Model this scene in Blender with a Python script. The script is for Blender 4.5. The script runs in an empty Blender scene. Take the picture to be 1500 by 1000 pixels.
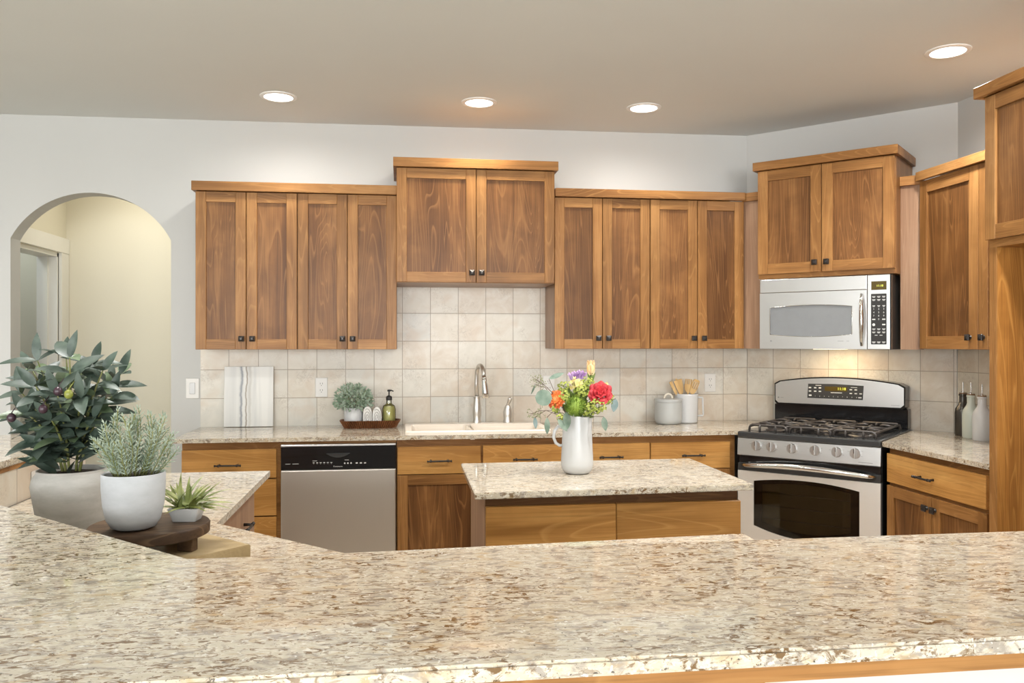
import bpy, bmesh, math, random
from mathutils import Vector, Matrix
R = math.radians
random.seed(7)
SC = bpy.context.scene
COL = SC.collection

# ------------------------------------------------------------------ camera
cam_d = bpy.data.cameras.new('camera')
cam = bpy.data.objects.new('camera', cam_d)
COL.objects.link(cam)
cam.location = (0, 0, 1.4259)
cam.rotation_euler = (R(90), 0, -R(7.5904))
cam_d.sensor_width = 36.0
cam_d.lens = 29.121
cam_d.shift_y = -0.0004
cam_d.clip_start = 0.02
SC.camera = cam

# ------------------------------------------------------------------ world, daylight, exposure
SC.view_settings.view_transform = 'Standard'
SC.view_settings.look = 'None'
SC.view_settings.gamma = 1.0
SC.view_settings.use_curve_mapping = False
SC.view_settings.exposure = 0.15
W = bpy.data.worlds.new('world')
SC.world = W
W.use_nodes = True
W.node_tree.nodes['Background'].inputs['Color'].default_value = (0.86, 0.93, 1.0, 1)
W.node_tree.nodes['Background'].inputs['Strength'].default_value = 1.0


def area_light(name, loc, target, sx, sy, watts, color, spread=180, shape='RECTANGLE'):
    d = bpy.data.lights.new(name, 'AREA')
    d.shape = shape
    d.size = sx
    if shape == 'RECTANGLE':
        d.size_y = sy
    d.energy = watts
    d.color = color
    d.spread = R(spread)
    o = bpy.data.objects.new(name, d)
    COL.objects.link(o)
    o.location = loc
    dirv = Vector(target) - Vector(loc)
    o.rotation_euler = dirv.to_track_quat('-Z', 'Y').to_euler()
    return o


DAY = (0.97, 0.985, 1.0)
area_light('window_daylight', (-2.75, -8.97, 1.4), (-2.75, 0, 1.4), 3.7, 2.3, 340, DAY)
area_light('window_daylight', (1.25, -8.97, 1.4), (1.25, 0, 1.4), 3.2, 2.3, 440, DAY)
area_light('window_daylight', (-4.97, -3.3, 1.4), (0, -3.3, 1.4), 2.6, 2.3, 225, DAY)
area_light('hall_lamp', (-1.75, 5.72, 2.68), (-1.75, 5.72, 0), 0.3, 0.3, 5.0, (1.0, 0.95, 0.82))
area_light('side_room_fill', (-3.0, 5.75, 2.6), (-3.0, 5.75, 0), 0.5, 0.5, 7, (0.85, 0.94, 1.0))  # unseen overhead lamp added to lift the dark side room

# ------------------------------------------------------------------ materials


class NT:
    def __init__(self, name, rough=0.5, spec=0.5, metal=0.0):
        self.m = bpy.data.materials.new(name)
        self.m.use_nodes = True
        self.t = self.m.node_tree
        self.b = self.t.nodes['Principled BSDF']
        self.b.inputs['Roughness'].default_value = rough
        self.b.inputs['Specular IOR Level'].default_value = spec
        self.b.inputs['Metallic'].default_value = metal

    def n(self, typ, **kw):
        nd = self.t.nodes.new(typ)
        for k, v in kw.items():
            if k in nd.inputs:
                nd.inputs[k].default_value = v
            else:
                setattr(nd, k, v)
        return nd

    def l(self, a, b):
        self.t.links.new(a, b)

    def coords(self, scale=(1, 1, 1), rnd=0.0, rot=(0, 0, 0)):
        tc = self.n('ShaderNodeTexCoord')
        out = tc.outputs['Object']
        if rnd:
            oi = self.n('ShaderNodeObjectInfo')
            mul = self.n('ShaderNodeVectorMath', operation='SCALE')
            comb = self.n('ShaderNodeCombineXYZ')
            for i in range(3):
                self.l(oi.outputs['Random'], comb.inputs[i])
            self.l(comb.outputs[0], mul.inputs[0])
            mul.inputs['Scale'].default_value = rnd
            add = self.n('ShaderNodeVectorMath', operation='ADD')
            self.l(out, add.inputs[0])
            self.l(mul.outputs[0], add.inputs[1])
            out = add.outputs[0]
        mp = self.n('ShaderNodeMapping')
        mp.inputs['Scale'].default_value = scale
        mp.inputs['Rotation'].default_value = rot
        self.l(out, mp.inputs['Vector'])
        return mp.outputs['Vector']

    def noise(self, vec, scale, detail=3, rough=0.5, dist=0.0):
        nd = self.n('ShaderNodeTexNoise')
        nd.inputs['Scale'].default_value = scale
        nd.inputs['Detail'].default_value = detail
        nd.inputs['Roughness'].default_value = rough
        nd.inputs['Distortion'].default_value = dist
        self.l(vec, nd.inputs['Vector'])
        return nd.outputs['Fac']

    def ramp(self, fac, stops, interp='LINEAR'):
        r = self.n('ShaderNodeValToRGB')
        r.color_ramp.interpolation = interp
        e = r.color_ramp.elements
        while len(e) < len(stops):
            e.new(0.5)
        for i, (p, c) in enumerate(stops):
            e[i].position = p
            e[i].color = (*c, 1) if len(c) == 3 else c
        self.l(fac, r.inputs['Fac'])
        return r.outputs['Color']

    def mix(self, fac, a, b, mode='MIX'):
        mx = self.n('ShaderNodeMix', data_type='RGBA', blend_type=mode)
        if isinstance(fac, (int, float)):
            mx.inputs[0].default_value = fac
        else:
            self.l(fac, mx.inputs[0])
        for s, v in ((6, a), (7, b)):
            if isinstance(v, tuple):
                mx.inputs[s].default_value = (*v, 1)
            else:
                self.l(v, mx.inputs[s])
        return mx.outputs[2]

    def base(self, c):
        if isinstance(c, tuple):
            self.b.inputs['Base Color'].default_value = (*c, 1)
        else:
            self.l(c, self.b.inputs['Base Color'])

    def bump(self, h, strength=0.2, dist=0.002):
        bp = self.n('ShaderNodeBump')
        bp.inputs['Strength'].default_value = strength
        bp.inputs['Distance'].default_value = dist
        self.l(h, bp.inputs['Height'])
        self.l(bp.outputs['Normal'], self.b.inputs['Normal'])


def paint(name, c, rough=0.75, bump=0.05):
    t = NT(name, rough, 0.3)
    v = t.coords()
    f = t.noise(v, 2.0, 2)
    t.base(t.mix(f, tuple(x * 0.97 for x in c), tuple(min(1, x * 1.03) for x in c)))
    if bump:
        t.bump(t.noise(v, 90, 4, 0.6), bump, 0.002)
    return t.m


def plain(name, c, rough=0.4, spec=0.5, metal=0.0, var=0.06, scale=20, bump=0.0, coat=0.0):
    t = NT(name, rough, spec, metal)
    v = t.coords()
    f = t.noise(v, scale, 3)
    t.base(t.mix(f, tuple(x * (1 - var) for x in c), tuple(min(1, x * (1 + var)) for x in c)))
    if bump:
        t.bump(t.noise(v, scale * 3, 4), bump, 0.002)
    if coat:
        t.b.inputs['Coat Weight'].default_value = coat
        t.b.inputs['Coat Roughness'].default_value = 0.05
    return t.m


def wood(name, dark, mid, light, axis='Z', rough=0.34, contrast=1.0):
    """stained timber: long grain bands, cathedral figure, pores and a blotchy stain"""
    t = NT(name, rough, 0.2)
    s = {'Z': (1, 1, 0.09), 'X': (0.09, 1, 1), 'Y': (1, 0.09, 1)}[axis]
    v = t.coords(s, rnd=37.0)
    band = t.noise(v, 9.0, 2, 0.5, 0.6)            # broad boards / bands
    fig = t.noise(v, 5.0, 2, 0.45, 0.9)            # cathedral figure from contour lines of a smooth noise
    mul = t.n('ShaderNodeMath', operation='MULTIPLY')
    t.l(fig, mul.inputs[0])
    mul.inputs[1].default_value = 26.0
    fr = t.n('ShaderNodeMath', operation='FRACT')
    t.l(mul.outputs[0], fr.inputs[0])
    lines = t.ramp(fr.outputs[0], [(0.0, (0.0,) * 3), (0.72, (0.0,) * 3), (0.93, (1.0,) * 3), (1.0, (0.0,) * 3)])
    s2 = {'Z': (1, 1, 0.02), 'X': (0.02, 1, 1), 'Y': (1, 0.02, 1)}[axis]
    v2 = t.coords(s2, rnd=11.0)
    pore = t.noise(v2, 170.0, 3, 0.6)
    v3 = t.coords((1, 1, 1), rnd=23.0)
    blot = t.noise(v3, 5.5, 3, 0.55, 0.4)
    c = t.ramp(band, [(0.30, dark), (0.52, mid), (0.72, light)])
    c = t.mix(t.ramp(blot, [(0.38, (0.0,) * 3), (0.68, (0.55 * contrast,) * 3)]), c, dark)
    c = t.mix(t.ramp(pore, [(0.46, (0.0,) * 3), (0.70, (0.55 * contrast,) * 3)]), c, tuple(x * 0.7 for x in dark))
    lmask = t.n('ShaderNodeMath', operation='MULTIPLY')
    t.l(lines, lmask.inputs[0])
    lmask.inputs[1].default_value = 0.52 * contrast
    c = t.mix(lmask.outputs[0], c, light)
    oi = t.n('ShaderNodeObjectInfo')
    hsv = t.n('ShaderNodeHueSaturation')
    mr = t.n('ShaderNodeMapRange')
    t.l(oi.outputs['Random'], mr.inputs['Value'])
    mr.inputs['To Min'].default_value = 0.92
    mr.inputs['To Max'].default_value = 1.10
    t.l(mr.outputs[0], hsv.inputs['Value'])
    t.l(c, hsv.inputs['Color'])
    t.base(hsv.outputs['Color'])
    t.bump(pore, 0.06, 0.001)
    return t.m


def granite(name):
    """polished beige granite: cream ground, golden and lavender-grey clouds, brown and black flecks"""
    t = NT(name, 0.05, 0.75)
    v = t.coords((1, 1, 1))
    vs = t.coords((0.85, 1.8, 1.3), rot=(0, 0, R(32)))
    base = t.mix(t.noise(v, 5, 3), (0.53, 0.45, 0.325), (0.57, 0.52, 0.43))
    base = t.mix(t.ramp(t.noise(vs, 46, 5, 0.6, 0.6), [(0.44, (0,) * 3), (0.60, (0.8,) * 3)]), base, (0.74, 0.685, 0.575))
    patch = t.noise(v, 4.2, 3, 0.6)
    grey = t.ramp(t.noise(vs, 34, 6, 0.66, 0.8), [(0.50, (0,) * 3), (0.62, (0.80,) * 3)])
    base = t.mix(grey, base, (0.27, 0.235, 0.205))
    gold = t.ramp(t.noise(vs, 28, 5, 0.62, 0.8), [(0.55, (0,) * 3), (0.68, (0.65,) * 3)])
    base = t.mix(gold, base, (0.47, 0.33, 0.165))
    brown = t.ramp(t.noise(vs, 46, 6, 0.68, 1.2), [(0.515, (0,) * 3), (0.59, (1,) * 3)])
    pm = t.n('ShaderNodeMath', operation='MULTIPLY')
    t.l(brown, pm.inputs[0])
    t.l(t.ramp(patch, [(0.40, (0.22,) * 3), (0.56, (1,) * 3)]), pm.inputs[1])
    base = t.mix(pm.outputs[0], base, (0.165, 0.094, 0.038))
    speck = t.ramp(t.noise(v, 165, 4, 0.55), [(0.64, (0,) * 3), (0.685, (0.9,) * 3)])
    base = t.mix(speck, base, (0.07, 0.058, 0.048))
    white = t.ramp(t.noise(v, 105, 3, 0.5, 0.5), [(0.63, (0,) * 3), (0.69, (0.7,) * 3)])
    base = t.mix(white, base, (0.83, 0.80, 0.73))
    t.base(base)
    return t.m


def tile(name, x0, z0, pitch):
    t = NT(name, 0.35, 0.45)
    tc = t.n('ShaderNodeTexCoord')
    sep = t.n('ShaderNodeSeparateXYZ')
    t.l(tc.outputs['Object'], sep.inputs[0])
    ax = t.n('ShaderNodeMath', operation='SUBTRACT')
    t.l(sep.outputs['X'], ax.inputs[0])
    ax.inputs[1].default_value = x0 - 40 * pitch
    az = t.n('ShaderNodeMath', operation='SUBTRACT')
    t.l(sep.outputs['Z'], az.inputs[0])
    az.inputs[1].default_value = z0 - 40 * pitch
    cmb = t.n('ShaderNodeCombineXYZ')
    t.l(ax.outputs[0], cmb.inputs[0])
    t.l(az.outputs[0], cmb.inputs[1])
    br = t.n('ShaderNodeTexBrick')
    br.offset = 0.0
    br.squash = 1.0
    br.inputs['Scale'].default_value = 1.0
    br.inputs['Brick Width'].default_value = pitch
    br.inputs['Row Height'].default_value = pitch
    br.inputs['Mortar Size'].default_value = 0.0022
    br.inputs['Mortar Smooth'].default_value = 0.35
    br.inputs['Color1'].default_value = (0.0, 0.0, 0.0, 1)
    br.inputs['Color2'].default_value = (1.0, 1.0, 1.0, 1)
    br.inputs['Mortar'].default_value = (0.5, 0.5, 0.5, 1)
    t.l(cmb.outputs[0], br.inputs['Vector'])
    v = t.coords()
    c = t.ramp(br.outputs['Color'], [(0.0, (0.580, 0.492, 0.391)), (0.35, (0.626, 0.566, 0.469)), (0.7, (0.616, 0.580, 0.501)), (1.0, (0.584, 0.570, 0.520))])
    cloud = t.noise(v, 9, 4, 0.6, 0.8)
    c = t.mix(t.ramp(cloud, [(0.40, (0,) * 3), (0.66, (0.7,) * 3)]), c, (0.699, 0.658, 0.580))
    pink = t.noise(v, 6, 3, 0.5, 0.6)
    c = t.mix(t.ramp(pink, [(0.52, (0,) * 3), (0.70, (0.55,) * 3)]), c, (0.580, 0.465, 0.354))
    vein = t.noise(v, 22, 5, 0.62, 1.6)
    vm = t.ramp(vein, [(0.47, (0,) * 3), (0.50, (0.5,) * 3), (0.53, (0,) * 3)])
    patch = t.ramp(t.noise(v, 7, 2), [(0.50, (0,) * 3), (0.62, (1,) * 3)])
    mm = t.n('ShaderNodeMath', operation='MULTIPLY')
    t.l(vm, mm.inputs[0])
    t.l(patch, mm.inputs[1])
    c = t.mix(mm.outputs[0], c, (0.36, 0.30, 0.24))
    c = t.mix(br.outputs['Fac'], c, (0.355, 0.30, 0.235))
    t.base(c)
    inv = t.n('ShaderNodeMath', operation='SUBTRACT')
    inv.inputs[0].default_value = 1.0
    t.l(br.outputs['Fac'], inv.inputs[1])
    t.bump(inv.outputs[0], 0.5, 0.002)
    return t.m


def steel(name, c=(0.64, 0.635, 0.625), rough=0.32, axis='X'):
    t = NT(name, rough, 0.5, 1.0)
    s = {'X': (0.02, 1, 1), 'Z': (1, 1, 0.02)}[axis]
    v = t.coords(s)
    f = t.noise(v, 700, 2)
    t.base(t.mix(f, tuple(x * 0.975 for x in c), tuple(min(1, x * 1.025) for x in c)))
    rr = t.ramp(f, [(0.3, (rough * 0.96,) * 3), (0.7, (rough * 1.04,) * 3)])
    t.l(rr, t.b.inputs['Roughness'])
    return t.m


def glow(name, c, s):
    t = NT(name)
    t.base(c)
    v = t.coords()
    f = t.noise(v, 3, 1)
    t.l(t.mix(f, c, tuple(x * 0.98 for x in c)), t.b.inputs['Emission Color'])
    t.b.inputs['Emission Strength'].default_value = s
    return t.m


def clear(name, tint, rough=0.03):
    """see-through glass: tinted transparency under a fresnel reflection"""
    m = bpy.data.materials.new(name)
    m.use_nodes = True
    t = m.node_tree
    t.nodes.remove(t.nodes['Principled BSDF'])
    out = t.nodes['Material Output']
    tr = t.nodes.new('ShaderNodeBsdfTransparent')
    tr.inputs[0].default_value = (*tint, 1)
    gl = t.nodes.new('ShaderNodeBsdfGlossy')
    gl.inputs['Roughness'].default_value = rough
    fr = t.nodes.new('ShaderNodeFresnel')
    fr.inputs['IOR'].default_value = 1.6
    mx = t.nodes.new('ShaderNodeMixShader')
    t.links.new(fr.outputs[0], mx.inputs[0])
    t.links.new(tr.outputs[0], mx.inputs[1])
    t.links.new(gl.outputs[0], mx.inputs[2])
    t.links.new(mx.outputs[0], out.inputs['Surface'])
    return m


def leafmat(name, a, b, rough=0.45):
    t = NT(name, rough, 0.4)
    v = t.coords()
    f = t.noise(v, 28, 3)
    t.base(t.ramp(f, [(0.35, a), (0.65, b)]))
    t.b.inputs['Subsurface Weight'].default_value = 0.0
    return t.m


def pottery(name, c, c2, rough=0.75):
    t = NT(name, rough, 0.35)
    v = t.coords((1, 1, 2.5))
    f = t.noise(v, 14, 5, 0.6)
    t.base(t.ramp(f, [(0.3, c2), (0.6, c)]))
    t.bump(t.noise(v, 60, 4), 0.15, 0.003)
    return t.m


M = {}
M['wall'] = paint('wall_paint', (0.53, 0.53, 0.51))
M['ceiling'] = paint('ceiling_paint', (0.68, 0.70, 0.685), bump=0.12)
M['hall'] = paint('hall_paint', (0.70, 0.655, 0.53))
M['grey_room'] = paint('grey_room_paint', (0.26, 0.285, 0.285))
M['trim'] = paint('white_trim_paint', (0.80, 0.78, 0.72), 0.4, 0)
M['floor'] = wood('floor_boards', (0.48, 0.41, 0.32), (0.57, 0.49, 0.39), (0.63, 0.55, 0.44), 'Y')
M['bounce_floor'] = plain('pale_bounce_floor', (0.66, 0.62, 0.55), 0.95, 0.1, 0, 0.08, 80, 0.4)  # unseen floor made pale to bounce light up to the ceiling
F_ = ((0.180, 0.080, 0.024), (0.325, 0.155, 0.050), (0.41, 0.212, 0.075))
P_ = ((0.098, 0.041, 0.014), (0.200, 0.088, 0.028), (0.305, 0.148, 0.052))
M['wood_v'] = wood('cabinet_wood_upright', *F_, 'Z', contrast=0.8)
M['wood_h'] = wood('cabinet_wood_level', *F_, 'X', contrast=0.8)
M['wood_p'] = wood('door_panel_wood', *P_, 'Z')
S_ = ((0.31, 0.142, 0.036), (0.52, 0.262, 0.076), (0.61, 0.34, 0.11))
M['wood_s'] = wood('drawer_slab_wood', *S_, 'X', contrast=0.75)
M['wood_side'] = wood('cabinet_side_wood', (0.24, 0.135, 0.080), (0.34, 0.205, 0.125), (0.42, 0.27, 0.17), 'Z', contrast=0.6)
M['wood_in'] = wood('tall_panel_wood', (0.19, 0.075, 0.016), (0.34, 0.145, 0.034), (0.44, 0.21, 0.055), 'Z')
M['wood_dark'] = wood('dark_face_wood', (0.09, 0.04, 0.015), (0.16, 0.075, 0.028), (0.22, 0.11, 0.045), 'X')  # darker brown wood for the island face behind its drawers
M['granite'] = granite('speckled_granite')
M['tile_b'] = tile('beige_tile_back', 0.005, 0.912, 0.1712)
M['tile_r'] = tile('beige_tile_corner', 0.004, 0.912, 0.1712)
M['tile_l'] = tile('beige_tile_ledge', 2.79, 0.912 - 0.0, 0.1712)
M['steel'] = steel('brushed_steel')
M['steel_v'] = steel('brushed_steel_upright', axis='Z', c=(0.57, 0.535, 0.49), rough=0.42)
M['steel_d'] = steel('brushed_steel_door', c=(0.90, 0.89, 0.87), rough=0.50)
M['chrome'] = plain('polished_steel', (0.70, 0.70, 0.69), 0.16, 0.5, 1.0, 0.02)
M['nickel'] = plain('brushed_nickel', (0.68, 0.665, 0.63), 0.36, 0.5, 1.0, 0.03)
M['black'] = plain('black_gloss', (0.012, 0.012, 0.013), 0.10, 0.5, 0, 0.1)
M['blackm'] = plain('black_matte', (0.022, 0.021, 0.020), 0.5, 0.4, 0, 0.15)
M['iron'] = plain('cast_iron', (0.050, 0.042, 0.037), 0.42, 0.6, 0, 0.25, 60, 0.2)
M['bronze'] = plain('dark_bronze', (0.030, 0.025, 0.022), 0.36, 0.6, 0.4, 0.2, 60)
M['enamel'] = plain('grey_black_enamel', (0.055, 0.058, 0.060), 0.16, 0.6, 0.3, 0.05)
M['cavity'] = plain('oven_cavity', (0.34, 0.27, 0.13), 0.6, 0.4, 0, 0.35, 5)
M['mwcav'] = plain('microwave_mesh_screen', (0.27, 0.28, 0.29), 0.16, 0.7, 0.35, 0.06, 30)
M['glass_dark'] = clear('smoked_glass', (0.62, 0.60, 0.55))
M['glass'] = clear('clear_glass', (0.93, 0.95, 0.90))
M['amber'] = plain('amber_display', (0.075, 0.05, 0.006), 0.2, 0.5, 0, 0.2)
M['lcd'] = glow('display_digits', (0.62, 0.66, 0.08), 0.9)
M['legend'] = plain('white_legend', (0.62, 0.62, 0.60), 0.5)
M['legend_dim'] = plain('grey_legend', (0.32, 0.32, 0.31), 0.5)
M['white'] = plain('glazed_white', (0.57, 0.575, 0.575), 0.22, 0.5, 0, 0.02)
M['plate'] = plain('white_plastic', (0.70, 0.685, 0.65), 0.35, 0.5, 0, 0.02)
M['slot'] = plain('dark_slot', (0.05, 0.045, 0.04), 0.6)
M['sink'] = plain('cream_enamel', (0.84, 0.76, 0.66), 0.22, 0.5, 0, 0.02)
M['lamp'] = glow('lamp_lens', (1.0, 0.97, 0.93), 5.0)
M['lampring'] = plain('lamp_ring_white', (0.80, 0.79, 0.76), 0.35)
M['taupe'] = pottery('pale_cement', (0.47, 0.455, 0.425), (0.375, 0.36, 0.33))
M['pot_white'] = pottery('white_cement', (0.46, 0.472, 0.485), (0.40, 0.41, 0.42))
M['soil'] = plain('dark_soil', (0.035, 0.027, 0.02), 0.9, 0.2, 0, 0.4, 80, 0.5)
M['olive_leaf'] = leafmat('dark_green_leaf', (0.028, 0.048, 0.034), (0.085, 0.115, 0.090), 0.42)
M['olive_leaf2'] = leafmat('pale_green_leaf', (0.075, 0.12, 0.055), (0.17, 0.22, 0.13), 0.4)
M['stem'] = leafmat('green_stem', (0.13, 0.15, 0.04), (0.20, 0.20, 0.07))
M['olive_d'] = plain('purple_fruit', (0.045, 0.022, 0.032), 0.3)
M['olive_g'] = plain('green_fruit', (0.22, 0.24, 0.045), 0.3)
M['rosemary'] = leafmat('grey_green_needle', (0.15, 0.20, 0.135), (0.33, 0.385, 0.30), 0.6)
M['bamboo'] = leafmat('yellow_green_blade', (0.10, 0.13, 0.025), (0.30, 0.32, 0.10), 0.45)
M['traywood'] = wood('dark_tray_wood', (0.040, 0.022, 0.012), (0.105, 0.06, 0.032), (0.19, 0.12, 0.07), 'X', 0.45)
M['boardwood'] = wood('pale_board_wood', (0.36, 0.26, 0.13), (0.46, 0.34, 0.18), (0.53, 0.41, 0.24), 'X', 0.45, 0.5)
M['flute'] = wood('fluted_tray_wood', (0.10, 0.035, 0.014), (0.21, 0.08, 0.032), (0.30, 0.13, 0.055), 'Z', 0.35)
M['spoon'] = wood('pale_spoon_wood', (0.45, 0.27, 0.10), (0.60, 0.40, 0.18), (0.68, 0.48, 0.24), 'Z', 0.55, 0.4)
M['sage_grey'] = plain('grey_stoneware', (0.43, 0.44, 0.43), 0.35, 0.45, 0, 0.03)
M['cream'] = plain('cream_loop', (0.72, 0.66, 0.55), 0.5)
M['soap'] = plain('green_soap', (0.52, 0.48, 0.18), 0.15, 0.5, 0, 0.05)
M['towel'] = plain('white_cotton', (0.74, 0.73, 0.70), 0.95, 0.1, 0, 0.06, 60, 0.6)
M['towel_line'] = plain('grey_fold_line', (0.30, 0.29, 0.27), 0.95, 0.1)  # darker grey for the spiral line along the towel folds
M['euc'] = leafmat('grey_green_round_leaf', (0.115, 0.17, 0.125), (0.22, 0.275, 0.215), 0.5)
M['euc_b'] = leafmat('blue_green_leaf', (0.13, 0.19, 0.185), (0.22, 0.28, 0.27), 0.5)
M['twig'] = plain('brown_twig', (0.14, 0.095, 0.065), 0.7)
M['seed'] = plain('green_grey_seed', (0.30, 0.31, 0.17), 0.6)
M['chart'] = leafmat('yellow_green_floret', (0.20, 0.25, 0.028), (0.40, 0.43, 0.09), 0.6)
M['green_ball'] = leafmat('moss_green_floret', (0.075, 0.14, 0.012), (0.26, 0.36, 0.05), 0.6)
M['fol'] = leafmat('mid_green_leaf', (0.07, 0.12, 0.02), (0.16, 0.22, 0.05), 0.5)
M['rose'] = leafmat('red_petal', (0.36, 0.018, 0.024), (0.56, 0.045, 0.055), 0.5)
M['orange'] = leafmat('orange_petal', (0.62, 0.10, 0.025), (0.78, 0.24, 0.06), 0.5)
M['purple'] = leafmat('purple_petal', (0.36, 0.15, 0.46), (0.70, 0.54, 0.76), 0.5)
M['peach'] = leafmat('peach_petal', (0.74, 0.44, 0.18), (0.80, 0.60, 0.36), 0.5)
M['yellow'] = leafmat('pale_yellow_petal', (0.62, 0.47, 0.13), (0.68, 0.58, 0.26), 0.5)
M['bottle_d'] = plain('dark_pewter_glaze', (0.075, 0.068, 0.058), 0.25, 0.6, 0.5, 0.1)
M['bottle_s'] = plain('sage_glaze', (0.53, 0.57, 0.50), 0.25, 0.5, 0, 0.02)
M['cork'] = plain('brown_cork', (0.22, 0.13, 0.07), 0.7)


def marble_board(name):
    """white and grey striped board: pale grain with navy and brown streaks"""
    t = NT(name, 0.35, 0.4)
    v = t.coords((1, 1, 0.06))
    f = t.noise(v, 16, 3, 0.5, 0.5)
    c = t.ramp(f, [(0.3, (0.55, 0.55, 0.53)), (0.6, (0.74, 0.73, 0.69))])
    tc = t.n('ShaderNodeTexCoord')
    sep = t.n('ShaderNodeSeparateXYZ')
    t.l(tc.outputs['Object'], sep.inputs[0])
    wob = t.noise(t.coords((0.3, 0.3, 1)), 5, 4, 0.6)
    ad = t.n('ShaderNodeMath', operation='MULTIPLY_ADD')
    t.l(wob, ad.inputs[0])
    ad.inputs[1].default_value = 0.055
    t.l(sep.outputs['X'], ad.inputs[2])
    mr = t.n('ShaderNodeMapRange')
    t.l(ad.outputs[0], mr.inputs['Value'])
    mr.inputs['From Min'].default_value = -0.14 + 0.0275
    mr.inputs['From Max'].default_value = 0.14 + 0.0275
    st = t.ramp(mr.outputs[0], [(0.0, (0, 0, 0)), (0.30, (0, 0, 0)), (0.345, (0.8,) * 3), (0.375, (0, 0, 0)), (0.42, (0, 0, 0)),
                                (0.445, (0.9,) * 3), (0.465, (0, 0, 0)), (0.52, (0.25,) * 3), (0.56, (0, 0, 0)), (1.0, (0, 0, 0))])
    col = t.ramp(mr.outputs[0], [(0.0, (0.10, 0.12, 0.16)), (0.40, (0.11, 0.13, 0.17)), (0.43, (0.17, 0.12, 0.06)), (1.0, (0.2, 0.15, 0.08))])
    t.base(t.mix(st, c, col))
    return t.m


M['marble'] = marble_board('streaked_board')

# ------------------------------------------------------------------ mesh builder


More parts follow.
